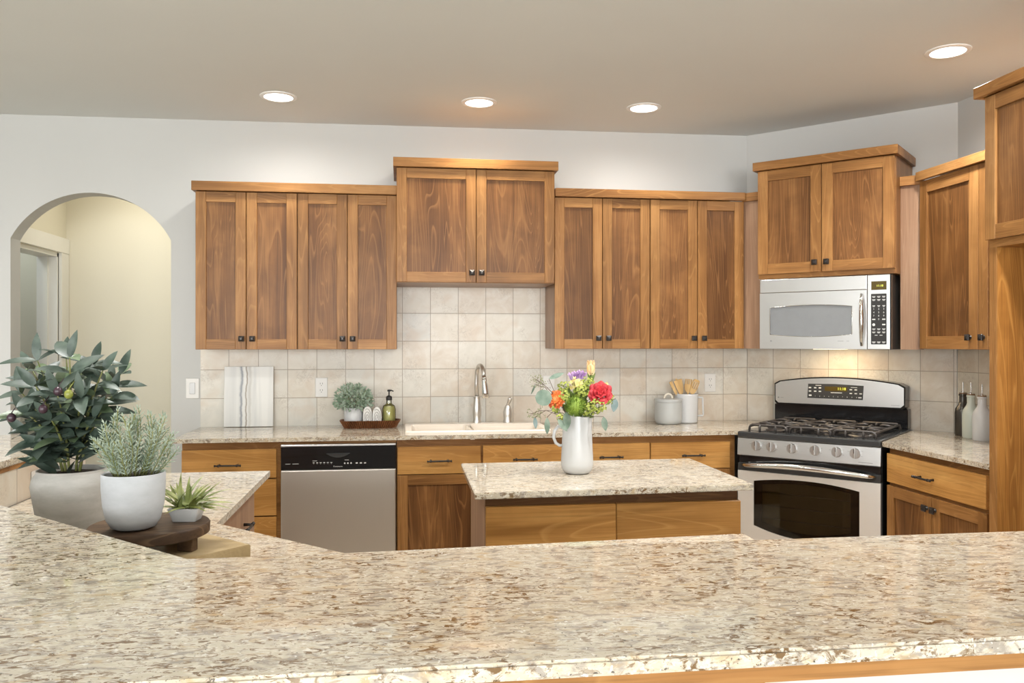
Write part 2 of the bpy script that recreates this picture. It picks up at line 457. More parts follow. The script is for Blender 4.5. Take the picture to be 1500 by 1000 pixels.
class MB:
    def __init__(self):
        self.bm = bmesh.new()
        self.mi = 0
        self.sm = False

    def _done(self, faces):
        for f in faces:
            f.material_index = self.mi
            f.smooth = self.sm
        return self

    def box(self, x0, x1, y0, y1, z0, z1, bev=0.0, seg=1, mat=None):
        r = bmesh.ops.create_cube(self.bm, size=1.0)
        vs = r['verts']
        for v in vs:
            v.co = Vector(((x0 + x1) / 2 + v.co.x * (x1 - x0), (y0 + y1) / 2 + v.co.y * (y1 - y0), (z0 + z1) / 2 + v.co.z * (z1 - z0)))
        if mat is not None:
            for v in vs:
                v.co = mat @ v.co
        fs = set(f for v in vs for f in v.link_faces)
        if bev > 0:
            es = list(set(e for v in vs for e in v.link_edges))
            rr = bmesh.ops.bevel(self.bm, geom=es, offset=bev, segments=seg, affect='EDGES', profile=0.5)
            fs = set(f for f in fs if f.is_valid) | set(rr['faces'])
            for v in rr['verts']:
                fs |= set(v.link_faces)
        return self._done(fs)

    def prism(self, poly, z0, z1, plane='XY', bev=0.0):
        """polygon extruded; plane XY -> along z, XZ -> along y"""
        def P(p, h):
            return Vector((p[0], p[1], h)) if plane == 'XY' else (Vector((p[0], h, p[1])) if plane == 'XZ' else Vector((h, p[0], p[1])))
        a = [self.bm.verts.new(P(p, z0)) for p in poly]
        b = [self.bm.verts.new(P(p, z1)) for p in poly]
        n = len(poly)
        fs = [self.bm.faces.new(a), self.bm.faces.new(b)]
        for i in range(n):
            fs.append(self.bm.faces.new((a[i], a[(i + 1) % n], b[(i + 1) % n], b[i])))
        bmesh.ops.recalc_face_normals(self.bm, faces=fs)
        if bev:
            es = list(set(e for f in fs[:2] for e in f.edges))
            rr = bmesh.ops.bevel(self.bm, geom=es, offset=bev, segments=2, affect='EDGES')
            fs = [f for f in fs if f.is_valid] + list(rr['faces'])
        return self._done(fs)

    def ringplate(self, outer, inner, d0, d1, plane='XZ'):
        """plate with a hole: matching outer/inner loops, thickness d0..d1"""
        def P(p, h):
            return Vector((p[0], h, p[1])) if plane == 'XZ' else Vector((p[0], p[1], h))
        n = len(outer)
        o0 = [self.bm.verts.new(P(p, d0)) for p in outer]
        o1 = [self.bm.verts.new(P(p, d1)) for p in outer]
        i0 = [self.bm.verts.new(P(p, d0)) for p in inner]
        i1 = [self.bm.verts.new(P(p, d1)) for p in inner]
        fs = []
        for k in range(n):
            j = (k + 1) % n
            fs.append(self.bm.faces.new((o0[k], o0[j], i0[j], i0[k])))
            fs.append(self.bm.faces.new((o1[k], i1[k], i1[j], o1[j])))
            fs.append(self.bm.faces.new((o0[k], o1[k], o1[j], o0[j])))
            fs.append(self.bm.faces.new((i0[k], i0[j], i1[j], i1[k])))
        bmesh.ops.recalc_face_normals(self.bm, faces=fs)
        return self._done(fs)

    def lathe(self, prof, c=(0, 0, 0), n=28, axis='Z', smooth=True, sx=1.0, sy=1.0):
        rings = []
        for (r, z) in prof:
            if r < 1e-6:
                p = (0, 0, z)
                rings.append([self.bm.verts.new(self._ax(p, axis, c))])
            else:
                rings.append([self.bm.verts.new(self._ax((r * sx * math.cos(2 * math.pi * k / n), r * sy * math.sin(2 * math.pi * k / n), z), axis, c)) for k in range(n)])
        fs = []
        for a, b in zip(rings[:-1], rings[1:]):
            if len(a) == 1 and len(b) == 1:
                continue
            for k in range(n):
                j = (k + 1) % n
                if len(a) == 1:
                    fs.append(self.bm.faces.new((a[0], b[j], b[k])))
                elif len(b) == 1:
                    fs.append(self.bm.faces.new((a[k], a[j], b[0])))
                else:
                    fs.append(self.bm.faces.new((a[k], a[j], b[j], b[k])))
        bmesh.ops.recalc_face_normals(self.bm, faces=fs)
        self._done(fs)
        if smooth:
            for f in fs:
                f.smooth = True
        return self

    @staticmethod
    def _ax(p, axis, c):
        x, y, z = p
        if axis == 'Z':
            q = (x, y, z)
        elif axis == 'Y':      # axis pointing to -y (towards the viewer of a wall)
            q = (x, -z, y)
        else:
            q = (z, x, y)
        return Vector(q) + Vector(c)

    def tube(self, pts, rad, n=10, caps=True, flat=1.0):
        pts = [Vector(p) for p in pts]
        if not isinstance(rad, (list, tuple)):
            rad = [rad] * len(pts)
        rings = []
        ref = None
        for i, p in enumerate(pts):
            t = (pts[min(i + 1, len(pts) - 1)] - pts[max(i - 1, 0)])
            if t.length < 1e-9:
                t = Vector((0, 0, 1))
            t.normalize()
            if ref is None:
                ref = t.orthogonal().normalized()
            ref = (ref - t * ref.dot(t))
            if ref.length < 1e-6:
                ref = t.orthogonal()
            ref.normalize()
            b = t.cross(ref)
            rings.append([self.bm.verts.new(p + (ref * math.cos(2 * math.pi * k / n) + b * flat * math.sin(2 * math.pi * k / n)) * rad[i]) for k in range(n)])
        fs = []
        for a, b in zip(rings[:-1], rings[1:]):
            for k in range(n):
                j = (k + 1) % n
                fs.append(self.bm.faces.new((a[k], a[j], b[j], b[k])))
        if caps:
            fs.append(self.bm.faces.new(rings[0][::-1]))
            fs.append(self.bm.faces.new(rings[-1]))
        self._done(fs)
        for f in fs:
            f.smooth = True
        return self

    def ball(self, c, r, seg=14, sx=1, sy=1, sz=1, rings=9):
        prof = [(r * math.sin(math.pi * i / rings) if 0 < i < rings else 0.0, -r * math.cos(math.pi * i / rings) * sz) for i in range(rings + 1)]
        return self.lathe(prof, c, seg, sx=sx, sy=sy)

    def leaf(self, base, d, length, width, up=(0, 0, 1), bend=0.2, fold=0.25, nseg=6, shape=0.55, thick=0.0):
        """folded, curved leaf blade from base along d"""
        d = Vector(d).normalized()
        up = Vector(up)
        side = d.cross(up)
        if side.length < 1e-4:
            side = d.orthogonal()
        side.normalize()
        nrm = side.cross(d).normalized()
        rows = []
        for i in range(nseg + 1):
            t = i / nseg
            w = width * 0.5 * ((math.sqrt(max(0, 1 - (2 * t - 1) ** 2)) if shape == 'round' else math.sin(math.pi * min(1, t ** shape)) ** 0.8) if 0 < t < 1 else 0.0)
            p = Vector(base) + d * length * t - nrm * bend * length * t * t
            c = self.bm.verts.new(p)
            if w < 1e-6:
                rows.append((c,))
            else:
                l = self.bm.verts.new(p + side * w + nrm * fold * w)
                r = self.bm.verts.new(p - side * w + nrm * fold * w)
                rows.append((l, c, r))
        fs = []
        for a, b in zip(rows[:-1], rows[1:]):
            if len(a) == 1 and len(b) == 3:
                fs += [self.bm.faces.new((a[0], b[1], b[0])), self.bm.faces.new((a[0], b[2], b[1]))]
            elif len(a) == 3 and len(b) == 1:
                fs += [self.bm.faces.new((a[0], a[1], b[0])), self.bm.faces.new((a[1], a[2], b[0]))]
            elif len(a) == 3:
                fs += [self.bm.faces.new((a[0], a[1], b[1], b[0])), self.bm.faces.new((a[1], a[2], b[2], b[1]))]
        self._done(fs)
        for f in fs:
            f.smooth = True
        return self


BASE = {}


class Frame:
    """a wall's own axes: x along the wall, y into it, z up"""
    def __init__(self, loc=(0, 0, 0), rotz=0.0):
        self.m = Matrix.Translation(loc) @ Matrix.Rotation(rotz, 4, 'Z')
        self.rz = rotz


WORLD = Frame()
BACK = Frame((0, 5.131, 0), 0)                 # x = u, y = 0 at the wall, negative towards the room
CORN = Frame((2.223, 5.131, 0), R(-45))        # the diagonal range wall
RIGHT = Frame((3.087, 4.267, 0), R(-90))       # x runs towards the camera
LEDGE = Frame((-1.20, 0, 0), R(90))            # kitchen face of the left ledge; x = distance, y = away from the kitchen


def props(o, label=None, cat=None, group=None, kind=None):
    if label:
        o['label'] = label
    if cat:
        o['category'] = cat
    if group:
        o['group'] = group
    if kind:
        o['kind'] = kind


def thing(name, label, cat, frame=WORLD, base=(0, 0, 0), group=None):
    o = bpy.data.objects.new(name, None)
    o.empty_display_size = 0.05
    COL.objects.link(o)
    o.matrix_world = frame.m @ Matrix.Translation(base)
    BASE[o.name] = Vector(base)
    props(o, label, cat, group)
    return o


def obj(name, mb, mats, parent=None, frame=WORLD, base=None, label=None):
    if not isinstance(mats, (list, tuple)):
        mats = [mats]
    root = parent
    while root is not None and root.parent is not None:
        root = root.parent
    b = BASE[root.name] if root is not None else Vector(base or (0, 0, 0))
    if any(b):
        for v in mb.bm.verts:
            v.co -= b
    for e in mb.bm.edges:
        if len(e.link_faces) == 2 and e.calc_face_angle(0) > 0.75:
            e.smooth = False
    me = bpy.data.meshes.new(name)
    mb.bm.to_mesh(me)
    mb.bm.free()
    for m in mats:
        me.materials.append(M[m] if isinstance(m, str) else m)
    o = bpy.data.objects.new(name, me)
    COL.objects.link(o)
    if parent is not None:
        o.parent = parent
    else:
        o.matrix_world = frame.m @ Matrix.Translation(b)
        BASE[o.name] = b
    if label:
        o['label'] = label
    return o


def single(name, mb, mats, label, cat, frame=WORLD, base=(0, 0, 0), group=None):
    o = obj(name, mb, mats, None, frame, base)
    props(o, label, cat, group)
    return o


def struct(name, mb, mats, frame=WORLD):
    o = obj(name, mb, mats, None, frame)
    o['kind'] = 'structure'
    return o


def copy_tree(o, parent=None):
    c = o.copy()
    COL.objects.link(c)
    if parent is not None:
        c.parent = parent
    for ch in [x for x in o.children]:
        copy_tree(ch, c)
    return c


def text_mb(mb, s, x, y, z, size, mi=0, depth=0.0006, align='CENTER'):
    """lettering standing in the XZ plane, facing -y"""
    cu = bpy.data.curves.new('lettering', 'FONT')
    cu.body = s
    cu.size = size
    cu.align_x = align
    cu.align_y = 'CENTER'
    cu.resolution_u = 2
    t = bpy.data.objects.new('lettering', cu)
    COL.objects.link(t)
    dg = bpy.context.evaluated_depsgraph_get()
    me = bpy.data.meshes.new_from_object(t.evaluated_get(dg))
    COL.objects.unlink(t)
    bpy.data.objects.remove(t)
    n0 = len(mb.bm.verts)
    tmp = bmesh.new()
    tmp.from_mesh(me)
    tmp.verts.ensure_lookup_table()
    vm = {}
    for v in tmp.verts:
        vm[v.index] = mb.bm.verts.new((x + v.co.x, y, z + v.co.y))
    fs = []
    for f in tmp.faces:
        try:
            fs.append(mb.bm.faces.new([vm[v.index] for v in f.verts]))
        except ValueError:
            pass
    tmp.free()
    bpy.data.meshes.remove(me)
    for f in fs:
        f.material_index = mi
    return mb


def arc(x0, x1, z, rise, n=16):
    return [(x0 + (x1 - x0) * i / n, z + rise * (1 - (2 * i / n - 1) ** 2)) for i in range(n + 1)]


# ------------------------------------------------------------------ room shell
def ceil_z(u):
    return 2.747 + 0.0049 * u


# back wall with the arched opening
TOPZ = 2.80
ax0, ax1, spr, apex = -2.242, -1.354, 2.022, 2.294
hw, rise = (ax1 - ax0) / 2, apex - spr
rad = (hw * hw + rise * rise) / (2 * rise)
acx, acz = (ax0 + ax1) / 2, apex - rad
a0 = math.asin(hw / rad)
archpts = [(acx + rad * math.sin(-a0 + 2 * a0 * i / 28), acz + rad * math.cos(-a0 + 2 * a0 * i / 28)) for i in range(29)]
mb = MB()
mb.prism([(-5.1, 0), (ax0, 0), (ax0, TOPZ), (-5.1, TOPZ)], 0, 0.125, 'XZ')
mb.prism([(ax1, 0), (2.35, 0), (2.35, TOPZ), (ax1, TOPZ)], 0, 0.125, 'XZ')
mb.prism([(ax0, TOPZ)] + archpts + [(ax1, TOPZ)], 0, 0.125, 'XZ')
struct('wall_back', mb, 'wall', BACK)
mb = MB().box(-0.05, 1.35, 0, 0.12, 0, TOPZ)
struct('wall_corner', mb, 'wall', CORN)
mb = MB().box(-0.05, 13.3, 0, 0.12, 0, TOPZ)
struct('wall_right', mb, 'wall', RIGHT)
# left wall and front wall with window openings
mb = MB()
mb.box(-5.12, -5.0, -9.1, -4.6, 0, TOPZ)
mb.box(-5.12, -5.0, -2.0, 5.13, 0, TOPZ)
mb.box(-5.12, -5.0, -4.6, -2.0, 0, 0.25)
mb.box(-5.12, -5.0, -4.6, -2.0, 2.55, TOPZ)
struct('wall_left', mb, 'wall')
mb = MB()
for (x0, x1) in ((-5.0, -4.6), (-0.9, -0.35), (2.85, 3.2)):
    mb.box(x0, x1, -9.12, -9.0, 0, TOPZ)
for (x0, x1) in ((-4.6, -0.9), (-0.35, 2.85)):
    mb.box(x0, x1, -9.12, -9.0, 0, 0.25)
    mb.box(x0, x1, -9.12, -9.0, 2.55, TOPZ)
struct('wall_front', mb, 'wall')
mb = MB()
vs = [(-5.1, -9.1), (3.2, -9.1), (3.2, 5.25), (-5.1, 5.25)]
lo = [mb.bm.verts.new((x, y, ceil_z(x))) for x, y in vs]
hi = [mb.bm.verts.new((x, y, 2.86)) for x, y in vs]
fs = [mb.bm.faces.new(lo[::-1]), mb.bm.faces.new(hi)] + [mb.bm.faces.new((lo[i], lo[(i + 1) % 4], hi[(i + 1) % 4], hi[i])) for i in range(4)]
bmesh.ops.recalc_face_normals(mb.bm, faces=fs)
struct('ceiling', mb, 'ceiling')
mb = MB()
mb.mi = 0
mb.box(-5.1, 3.2, 0.9, 6.4, -0.05, 0)
mb.mi = 1
mb.box(-5.1, 3.2, -9.1, 0.9, -0.05, 0)
struct('floor', mb, ['floor', 'bounce_floor'])

# hall behind the arch
mb = MB()
mb.box(-3.9, -1.0, 6.2, 6.3, 0, TOPZ)
mb.box(-1.10, -1.0, 5.256, 6.2, 0, TOPZ)
struct('wall_hall', mb, 'hall')
mb = MB()
mb.box(-2.46, -2.342, 6.06, 6.2, 0, TOPZ)
mb.box(-2.46, -2.342, 5.256, 6.06, 2.03, TOPZ)
struct('wall_hall_side', mb, 'hall')
mb = MB().box(-3.9, -1.0, 5.256, 6.3, 2.72, 2.80)
struct('ceiling_hall', mb, 'trim')
mb = MB().box(-3.55, -3.45, 4.9, 6.2, 0, 2.72)
mb.box(-3.45, -2.46, 5.26, 5.30, 0, 2.72)
struct('wall_side_room', mb, 'grey_room')
mb = MB()
mb.box(-2.342, -2.322, 6.072, 6.195, 0, 2.035, 0.002)
mb.box(-2.342, -2.318, 5.28, 6.199, 2.035, 2.14, 0.002)
mb.box(-2.475, -2.342, 6.045, 6.075, 0, 2.03)
mb.box(-2.475, -2.342, 5.30, 6.06, 2.005, 2.03)
mb.box(-2.43, -2.40, 6.03, 6.047, 0, 2.005)
mb.box(-2.342, -2.332, 6.07, 6.09, 0, 2.035)
struct('door_1', mb, 'trim')

# ------------------------------------------------------------------ recessed ceiling lights and added fill spots
def can_or_fill_spot(u, v, zc, watts, c):
    sd = bpy.data.lights.new('can_or_fill_spot', 'SPOT')
    sd.energy = watts
    sd.color = c
    sd.spot_size = R(172)
    sd.spot_blend = 0.92
    sd.shadow_soft_size = 0.075
    so = bpy.data.objects.new('can_or_fill_spot', sd)
    COL.objects.link(so)
    so.location = (u, v, zc - 0.02)


for (u, v) in ((-1.0, 2.45), (0.75, 2.45), (-3.4, 3.6), (2.0, 2.2)):       # bare fill spots added above the frame to brighten the kitchen
    can_or_fill_spot(u, v, ceil_z(u), 96 if u < 1.5 else 150, (1.0, 0.985, 0.955))
for i, (u, v, r, lab, warm) in enumerate((
        (-0.658, 4.592, 0.098, 'round recessed ceiling light above the tall wall cabinets beside the arch', 0),
        (0.426, 4.575, 0.098, 'round recessed ceiling light with warm glow above the raised centre cabinet', 1),
        (1.366, 4.573, 0.098, 'round recessed ceiling light above the wall cabinets next to the corner', 0),
        (2.491, 3.512, 0.098, 'large looking recessed ceiling light nearest the tall cabinet, apart from the row of three', 0))):
    zc = ceil_z(u)
    t = thing('ceiling_light', lab, 'ceiling light', WORLD, (u, v, zc), 'recessed ceiling lights')
    mb = MB()
    mb.lathe([(r * 0.76, 0.0), (r * 0.78, -0.007), (r * 0.9, -0.008), (r, -0.004), (r, 0.0)], (u, v, zc), 40)
    obj('trim_ring', mb, 'lampring', t)
    mb = MB()
    mb.lathe([(r * 0.77, -0.001), (r * 0.77, -0.003), (r * 0.5, -0.0045), (0, -0.005)], (u, v, zc), 40)
    obj('lens', mb, 'lamp', t)
    c = (1.0, 0.90, 0.76) if warm else (1.0, 0.985, 0.955)
    can_or_fill_spot(u, v, zc, 46 if warm else (105 if i == 3 else 38), c)

# ------------------------------------------------------------------ cabinet builders


def door(root, x0, x1, z0, z1, yf, knob=None, stile=0.057, th=0.02, name='door', stile_l=None):
    """frame-and-panel door; front face at y = yf"""
    mb = MB()
    sl = stile_l or stile
    mb.mi = 0
    mb.box(x0, x0 + sl, yf, yf + th, z0, z1, 0.0018)
    mb.box(x1 - stile, x1, yf, yf + th, z0, z1, 0.0018)
    mb.mi = 1
    mb.box(x0 + sl, x1 - stile, yf + 0.0004, yf + th, z1 - stile, z1, 0.0012)
    mb.box(x0 + sl, x1 - stile, yf + 0.0004, yf + th, z0, z0 + stile, 0.0012)
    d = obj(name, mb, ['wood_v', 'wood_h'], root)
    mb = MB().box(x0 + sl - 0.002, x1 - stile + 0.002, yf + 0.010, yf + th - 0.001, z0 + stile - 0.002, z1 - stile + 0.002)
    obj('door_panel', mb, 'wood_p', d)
    if knob:
        obj('knob', knob_mb(knob[0], yf, knob[1]), 'bronze', d)
    return d


def knob_mb(x, yf, z, s=0.0155):
    mb = MB()
    mb.lathe([(0.0, 0.0), (0.011, 0.0), (0.0075, 0.006), (0.006, 0.013), (0.0, 0.013)], (x, yf, z), 12, 'Y')
    mb.box(x - s, x + s, yf - 0.022, yf - 0.013, z - s, z + s, 0.002)
    a = [mb.bm.verts.new((x + sx * s * 0.86, yf - 0.022, z + sz * s * 0.86)) for sx, sz in ((-1, -1), (1, -1), (1, 1), (-1, 1))]
    b = [mb.bm.verts.new((x + sx * s * 0.35, yf - 0.028, z + sz * s * 0.35)) for sx, sz in ((-1, -1), (1, -1), (1, 1), (-1, 1))]
    fs = [mb.bm.faces.new(b)] + [mb.bm.faces.new((a[i], a[(i + 1) % 4], b[(i + 1) % 4], b[i])) for i in range(4)]
    bmesh.ops.recalc_face_normals(mb.bm, faces=fs)
    return mb


def pull_mb(x, yf, z, L=0.13):
    mb = MB()
    h = L / 2
    mb.tube([(x - h, yf - 0.03, z), (x - h * 0.9, yf - 0.03, z), (x, yf - 0.031, z), (x + h * 0.9, yf - 0.03, z), (x + h, yf - 0.03, z)], [0.0042, 0.0042, 0.0052, 0.0042, 0.0042], 10)
    for s in (-1, 1):
        mb.tube([(x + s * h * 0.72, yf, z), (x + s * h * 0.72, yf - 0.03, z)], [0.006, 0.0042], 10)
        mb.tube([(x + s * h * 0.66, yf - 0.03, z), (x + s * h * 0.78, yf - 0.03, z)], 0.0070, 10)
        mb.tube([(x + s * h * 0.96, yf - 0.03, z), (x + s * h * 1.04, yf - 0.03, z)], 0.0062, 10)
    return mb


def drawer(root, x0, x1, z0, z1, yf, pull=None, th=0.02):
    mb = MB().box(x0, x1, yf, yf + th, z0, z1, 0.002)
    d = obj('drawer', mb, 'wood_s', root)
    if pull:
        obj('pull_handle', pull_mb(pull[0], yf, pull[1], pull[2] if len(pull) > 2 else 0.13), 'bronze', d)
    return d


def crown(name, label, frame, x0, x1, yf, yb, z0, z1, ends=(0, 0), ret=0.022):
    """flat crown board along the front with returns on the open ends"""
    mb = MB()
    mb.box(x0, x1, yf, yf + 0.022, z0, z1, 0.0015)
    mb.box(x0 + 0.001, x1 - 0.001, yf + 0.022, yb, z1 - 0.012, z1 - 0.001)
    if ends[0]:
        mb.box(x0, x0 + ret, yf + 0.022, yb, z0, z1, 0.0015)
    if ends[1]:
        mb.box(x1 - ret, x1, yf + 0.022, yb, z0, z1, 0.0015)
    return single(name, mb, 'wood_h', label, 'crown moulding', frame, ((x0 + x1) / 2, (yf + yb) / 2, z0))


def wall_cabinet(label, frame, x0, x1, z0, z1, yf, yb, doors, side_mat='wood_side', name='wall_cabinet', face_bottom=0.0, stile=0.057):
    t = thing(name, label, 'cabinet', frame, ((x0 + x1) / 2, (yf + yb) / 2, z0 - face_bottom))
    mb = MB()
    mb.mi = 0
    mb.box(x0, x1, yf + 0.021, yb, z0 - face_bottom, z1)
    mb.mi = 1
    mb.box(x0 + 0.0006, x1 - 0.0006, yf + 0.0205, yf + 0.024, z0 + 0.0006 - face_bottom, z1 - 0.0006)
    obj('carcass', mb, [side_mat, 'wood_h'], t)
    for d in doors:
        door(t, d[0], d[1], d[2], d[3], yf, d[4], stile, stile_l=(d[5] if len(d) > 5 else None))
    return t


# ---- back wall uppers (front plane 0.331 from the wall)
YF = -0.331
G = 0.0018
wall_cabinet('tall two-door wood wall cabinet at the end of the run, beside the arch', BACK, -1.137, -0.584, 1.379, 2.263, YF, -0.001,
             [(-1.137, -0.864 - G, 1.379, 2.260, (-0.888, 1.439)), (-0.864 + G, -0.585 - G, 1.379, 2.260, (-0.829, 1.439))])
wall_cabinet('tall two-door wood wall cabinet between the arch-side cabinet and the raised centre cabinet', BACK, -0.583, -0.0285, 1.379, 2.263, YF, -0.001,
             [(-0.585 + G * 2, -0.306 - G, 1.379, 2.260, (-0.333, 1.439)), (-0.306 + G, -0.0285, 1.379, 2.260, (-0.276, 1.439))])
crown('crown_moulding', 'straight wood crown board on the two cabinets beside the arch', BACK, -1.155, -0.0285, YF - 0.02, -0.001, 2.263, 2.315, (1, 0))
wall_cabinet('short raised two-door wood cabinet centred over the sink and faucet', BACK, -0.028, 0.8735, 1.757, 2.405, -0.431, -0.001,
             [(-0.028, 0.421 - G, 1.760, 2.402, (0.396, 1.814)), (0.421 + G, 0.8735, 1.760, 2.402, (0.451, 1.814))], name='wall_cabinet')
crown('crown_moulding', 'wood crown board on the raised cabinet above the sink', BACK, -0.047, 0.893, -0.451, -0.001, 2.405, 2.457, (1, 1))
wall_cabinet('tall two-door wood wall cabinet just past the raised centre cabinet, above the flowers', BACK, 0.894, 1.4735, 1.380, 2.275, YF, -0.001,
             [(0.894, 1.181 - G, 1.380, 2.272, (1.155, 1.443)), (1.181 + G, 1.472 - G, 1.380, 2.272, (1.216, 1.443))])
wall_cabinet('tall two-door wood wall cabinet above the grey canister, next to the range corner', BACK, 1.4745, 2.062, 1.380, 2.275, YF, -0.001,
             [(1.474 + G, 1.768 - G, 1.380, 2.272, (1.742, 1.443)), (1.768 + G, 2.060, 1.380, 2.272, (1.806, 1.443))])
crown('crown_moulding', 'straight wood crown board on the two cabinets above the flowers and canister', BACK, 0.8938, 2.062, YF - 0.02, -0.001, 2.275, 2.324)

# ---- diagonal corner: fillers, raised cabinet
for (x0, x1, yf, lab) in ((0.110, 0.229, -0.335, 'narrow upright wood filler with crown piece between the corner and the microwave'),
                          (0.989, 1.104, -0.300, 'upright wood filler with crown piece on the far side of the microwave cabinet')):
    t = thing('filler_panel', lab, 'filler panel', CORN, ((x0 + x1) / 2, yf / 2, 1.38))
    obj('panel', MB().box(x0, x1, yf, yf + 0.02, 1.38, 2.272), 'wood_side', t)
    obj('crown_piece', MB().box(x0, x1, yf - 0.02, yf + 0.02, 2.272, 2.322, 0.0015), 'wood_h', t)
wall_cabinet('raised two-door wood cabinet directly above the microwave', CORN, 0.230, 0.988, 1.819, 2.430, -0.42, -0.001,
             [(0.232, 0.601 - G, 1.819, 2.427, (0.566, 1.873)), (0.601 + G, 0.986, 1.819, 2.427, (0.632, 1.873))], 'wood_v', face_bottom=0.027, stile=0.060)
crown('crown_moulding', 'wood crown board on the raised cabinet above the microwave', CORN, 0.208, 1.006, -0.44, -0.001, 2.430, 2.479, (1, 1))

# ---- right wall upper and the tall refrigerator surround
wall_cabinet('two-door wood wall cabinet above the three oil bottles', RIGHT, 0.144, 1.210, 1.385, 2.283, -0.33, -0.001,
             [(0.147, 0.602 - G, 1.385, 2.280, (0.546, 1.444), 0.060), (0.602 + G, 1.060, 1.385, 2.280, (0.640, 1.444))], 'wood_v', stile=0.066)
crown('crown_moulding', 'wood crown board on the cabinet above the oil bottles', RIGHT, 0.141, 1.210, -0.35, -0.001, 2.283, 2.331)
t = thing('tall_panel', 'full-height dark wood side panel of the refrigerator alcove, beside the oil bottles', 'panel', RIGHT, (1.235, -0.37, 0))
mb = MB()
mb.box(1.2165, 1.2545, -0.737, -0.001, 0.0, 1.80)
obj('panel', mb, 'wood_in', t)
obj('front_edge', MB().box(1.2160, 1.2550, -0.742, -0.737, 0.0, 1.80), 'wood_v', t)
t = thing('refrigerator_cabinet', 'deep wood cabinet at the frame edge above the empty refrigerator alcove', 'cabinet', RIGHT, (1.8, -0.36, 1.80))
obj('carcass', MB().box(1.2165, 2.16, -0.737, -0.001, 1.80, 2.405), 'wood_in', t)
obj('face_frame', MB().box(1.2160, 2.161, -0.742, -0.737, 1.80, 2.404), 'wood_h', t)
door(t, 1.2165, 1.686, 1.830, 2.402, -0.763, (1.655, 1.885), 0.058)
door(t, 1.690, 2.160, 1.830, 2.402, -0.763, (1.72, 1.885), 0.058)
crown('crown_moulding', 'wood crown board on the deep cabinet above the refrigerator alcove', RIGHT, 1.178, 2.18, -0.785, -0.001, 2.406, 2.451, (1, 1))
single('tall_panel', MB().box(2.122, 2.160, -0.742, -0.001, 0, 1.7995), 'wood_in', 'full-height wood side panel closing the near side of the refrigerator alcove', 'panel', RIGHT, (2.14, -0.37, 0))

# ------------------------------------------------------------------ tile backsplashes
T = 0.006
mb = MB()
mb.box(-1.185, 2.220, -T, 0, 0.915, 1.379)
mb.box(-0.0275, 0.8935, -T, 0, 1.379, 1.7565)
single('tile_backsplash', mb, 'tile_b', 'square beige stone tile backsplash behind the sink and faucet', 'backsplash', BACK)
mb = MB().box(0.004, 1.2175, -T, 0, 0.915, 1.79)
single('tile_backsplash', mb, 'tile_r', 'square beige stone tile backsplash behind the range, lit by the microwave lamp', 'backsplash', CORN)
mb = MB().box(0.006, 1.2155, -T, 0, 0.915, 1.384)
single('tile_backsplash', mb, 'tile_r', 'square beige stone tile backsplash behind the three oil bottles', 'backsplash', RIGHT)

# ------------------------------------------------------------------ base cabinets, back run (front plane at v = 4.53 -> y = -0.601)
YB = -0.601


def carcass(t, x0, x1, yf, yb, z0=0.0, z1=0.8925, toe=True, frame_mat='wood_h'):
    mb = MB()
    mb.mi = 0
    if toe:
        mb.box(x0, x1, yf + 0.021, yb, 0.10, z1)
        mb.box(x0, x1, yf + 0.09, yb, 0.0, 0.10)
    else:
        mb.box(x0, x1, yf + 0.021, yb, z0, z1)
    obj('carcass', mb, [frame_mat], t)


t = thing('base_cabinet', 'wood drawer base cabinet beside the dishwasher, partly behind the lower counter', 'cabinet', BACK, (-0.89, -0.30, 0))
carcass(t, -1.145, -0.6395, YB, -0.002)
drawer(t, -1.143, -0.660, 0.700, 0.852, YB, (-0.905, 0.772))
drawer(t, -1.143, -0.660, 0.500, 0.692, YB, (-0.905, 0.60))
drawer(t, -1.143, -0.660, 0.115, 0.492, YB, (-0.905, 0.40))
t = thing('base_cabinet', 'wood sink base cabinet between the dishwasher and the middle of the sink run', 'cabinet', BACK, (0.44, -0.30, 0))
mb = MB()
mb.box(-0.0275, -0.010, YB + 0.021, -0.002, 0.0, 0.8925)
mb.box(0.905, 0.922, YB + 0.021, -0.002, 0.0, 0.8925)
mb.box(-0.010, 0.905, YB + 0.021, YB + 0.03, 0.10, 0.8925)
mb.box(-0.010, 0.905, YB + 0.03, -0.002, 0.10, 0.118)
mb.box(-0.010, 0.905, -0.012, -0.002, 0.118, 0.8925)
obj('carcass', mb, 'wood_h', t)
drawer(t, -0.023, 0.431, 0.702, 0.852, YB, (0.204, 0.775))
drawer(t, 0.443, 0.912, 0.702, 0.852, YB, (0.674, 0.775))
door(t, -0.022, 0.431, 0.115, 0.698, YB, (0.400, 0.655), 0.055)
door(t, 0.443, 0.912, 0.115, 0.698, YB, (0.475, 0.655), 0.055)
t = thing('base_cabinet', 'wood drawer base cabinet below the grey canister, next to the range', 'cabinet', BACK, (1.4, -0.30, 0))
carcass(t, 0.923, 1.897, YB, -0.002)
drawer(t, 0.935, 1.388, 0.702, 0.852, YB, (1.159, 0.778))
drawer(t, 1.394, 1.862, 0.702, 0.852, YB, (1.636, 0.779))
door(t, 0.935, 1.388, 0.115, 0.698, YB, (1.357, 0.655), 0.055)
door(t, 1.394, 1.862, 0.115, 0.698, YB, (1.425, 0.655), 0.055)

# ---- right run base (front at 0.657)
t = thing('base_cabinet', 'wood base cabinet with one wide drawer and two doors below the oil bottles', 'cabinet', RIGHT, (0.78, -0.33, 0))
carcass(t, 0.362, 1.2155, -0.657, -0.002)
drawer(t, 0.368, 1.084, 0.717, 0.861, -0.657, (0.691, 0.785))
door(t, 0.368, 0.722 - G, 0.115, 0.701, -0.657, (0.690, 0.647), 0.055)
door(t, 0.722 + G, 1.090, 0.115, 0.701, -0.657, (0.750, 0.647), 0.055)

# ------------------------------------------------------------------ granite countertops
CT, CB = 0.915, 0.893


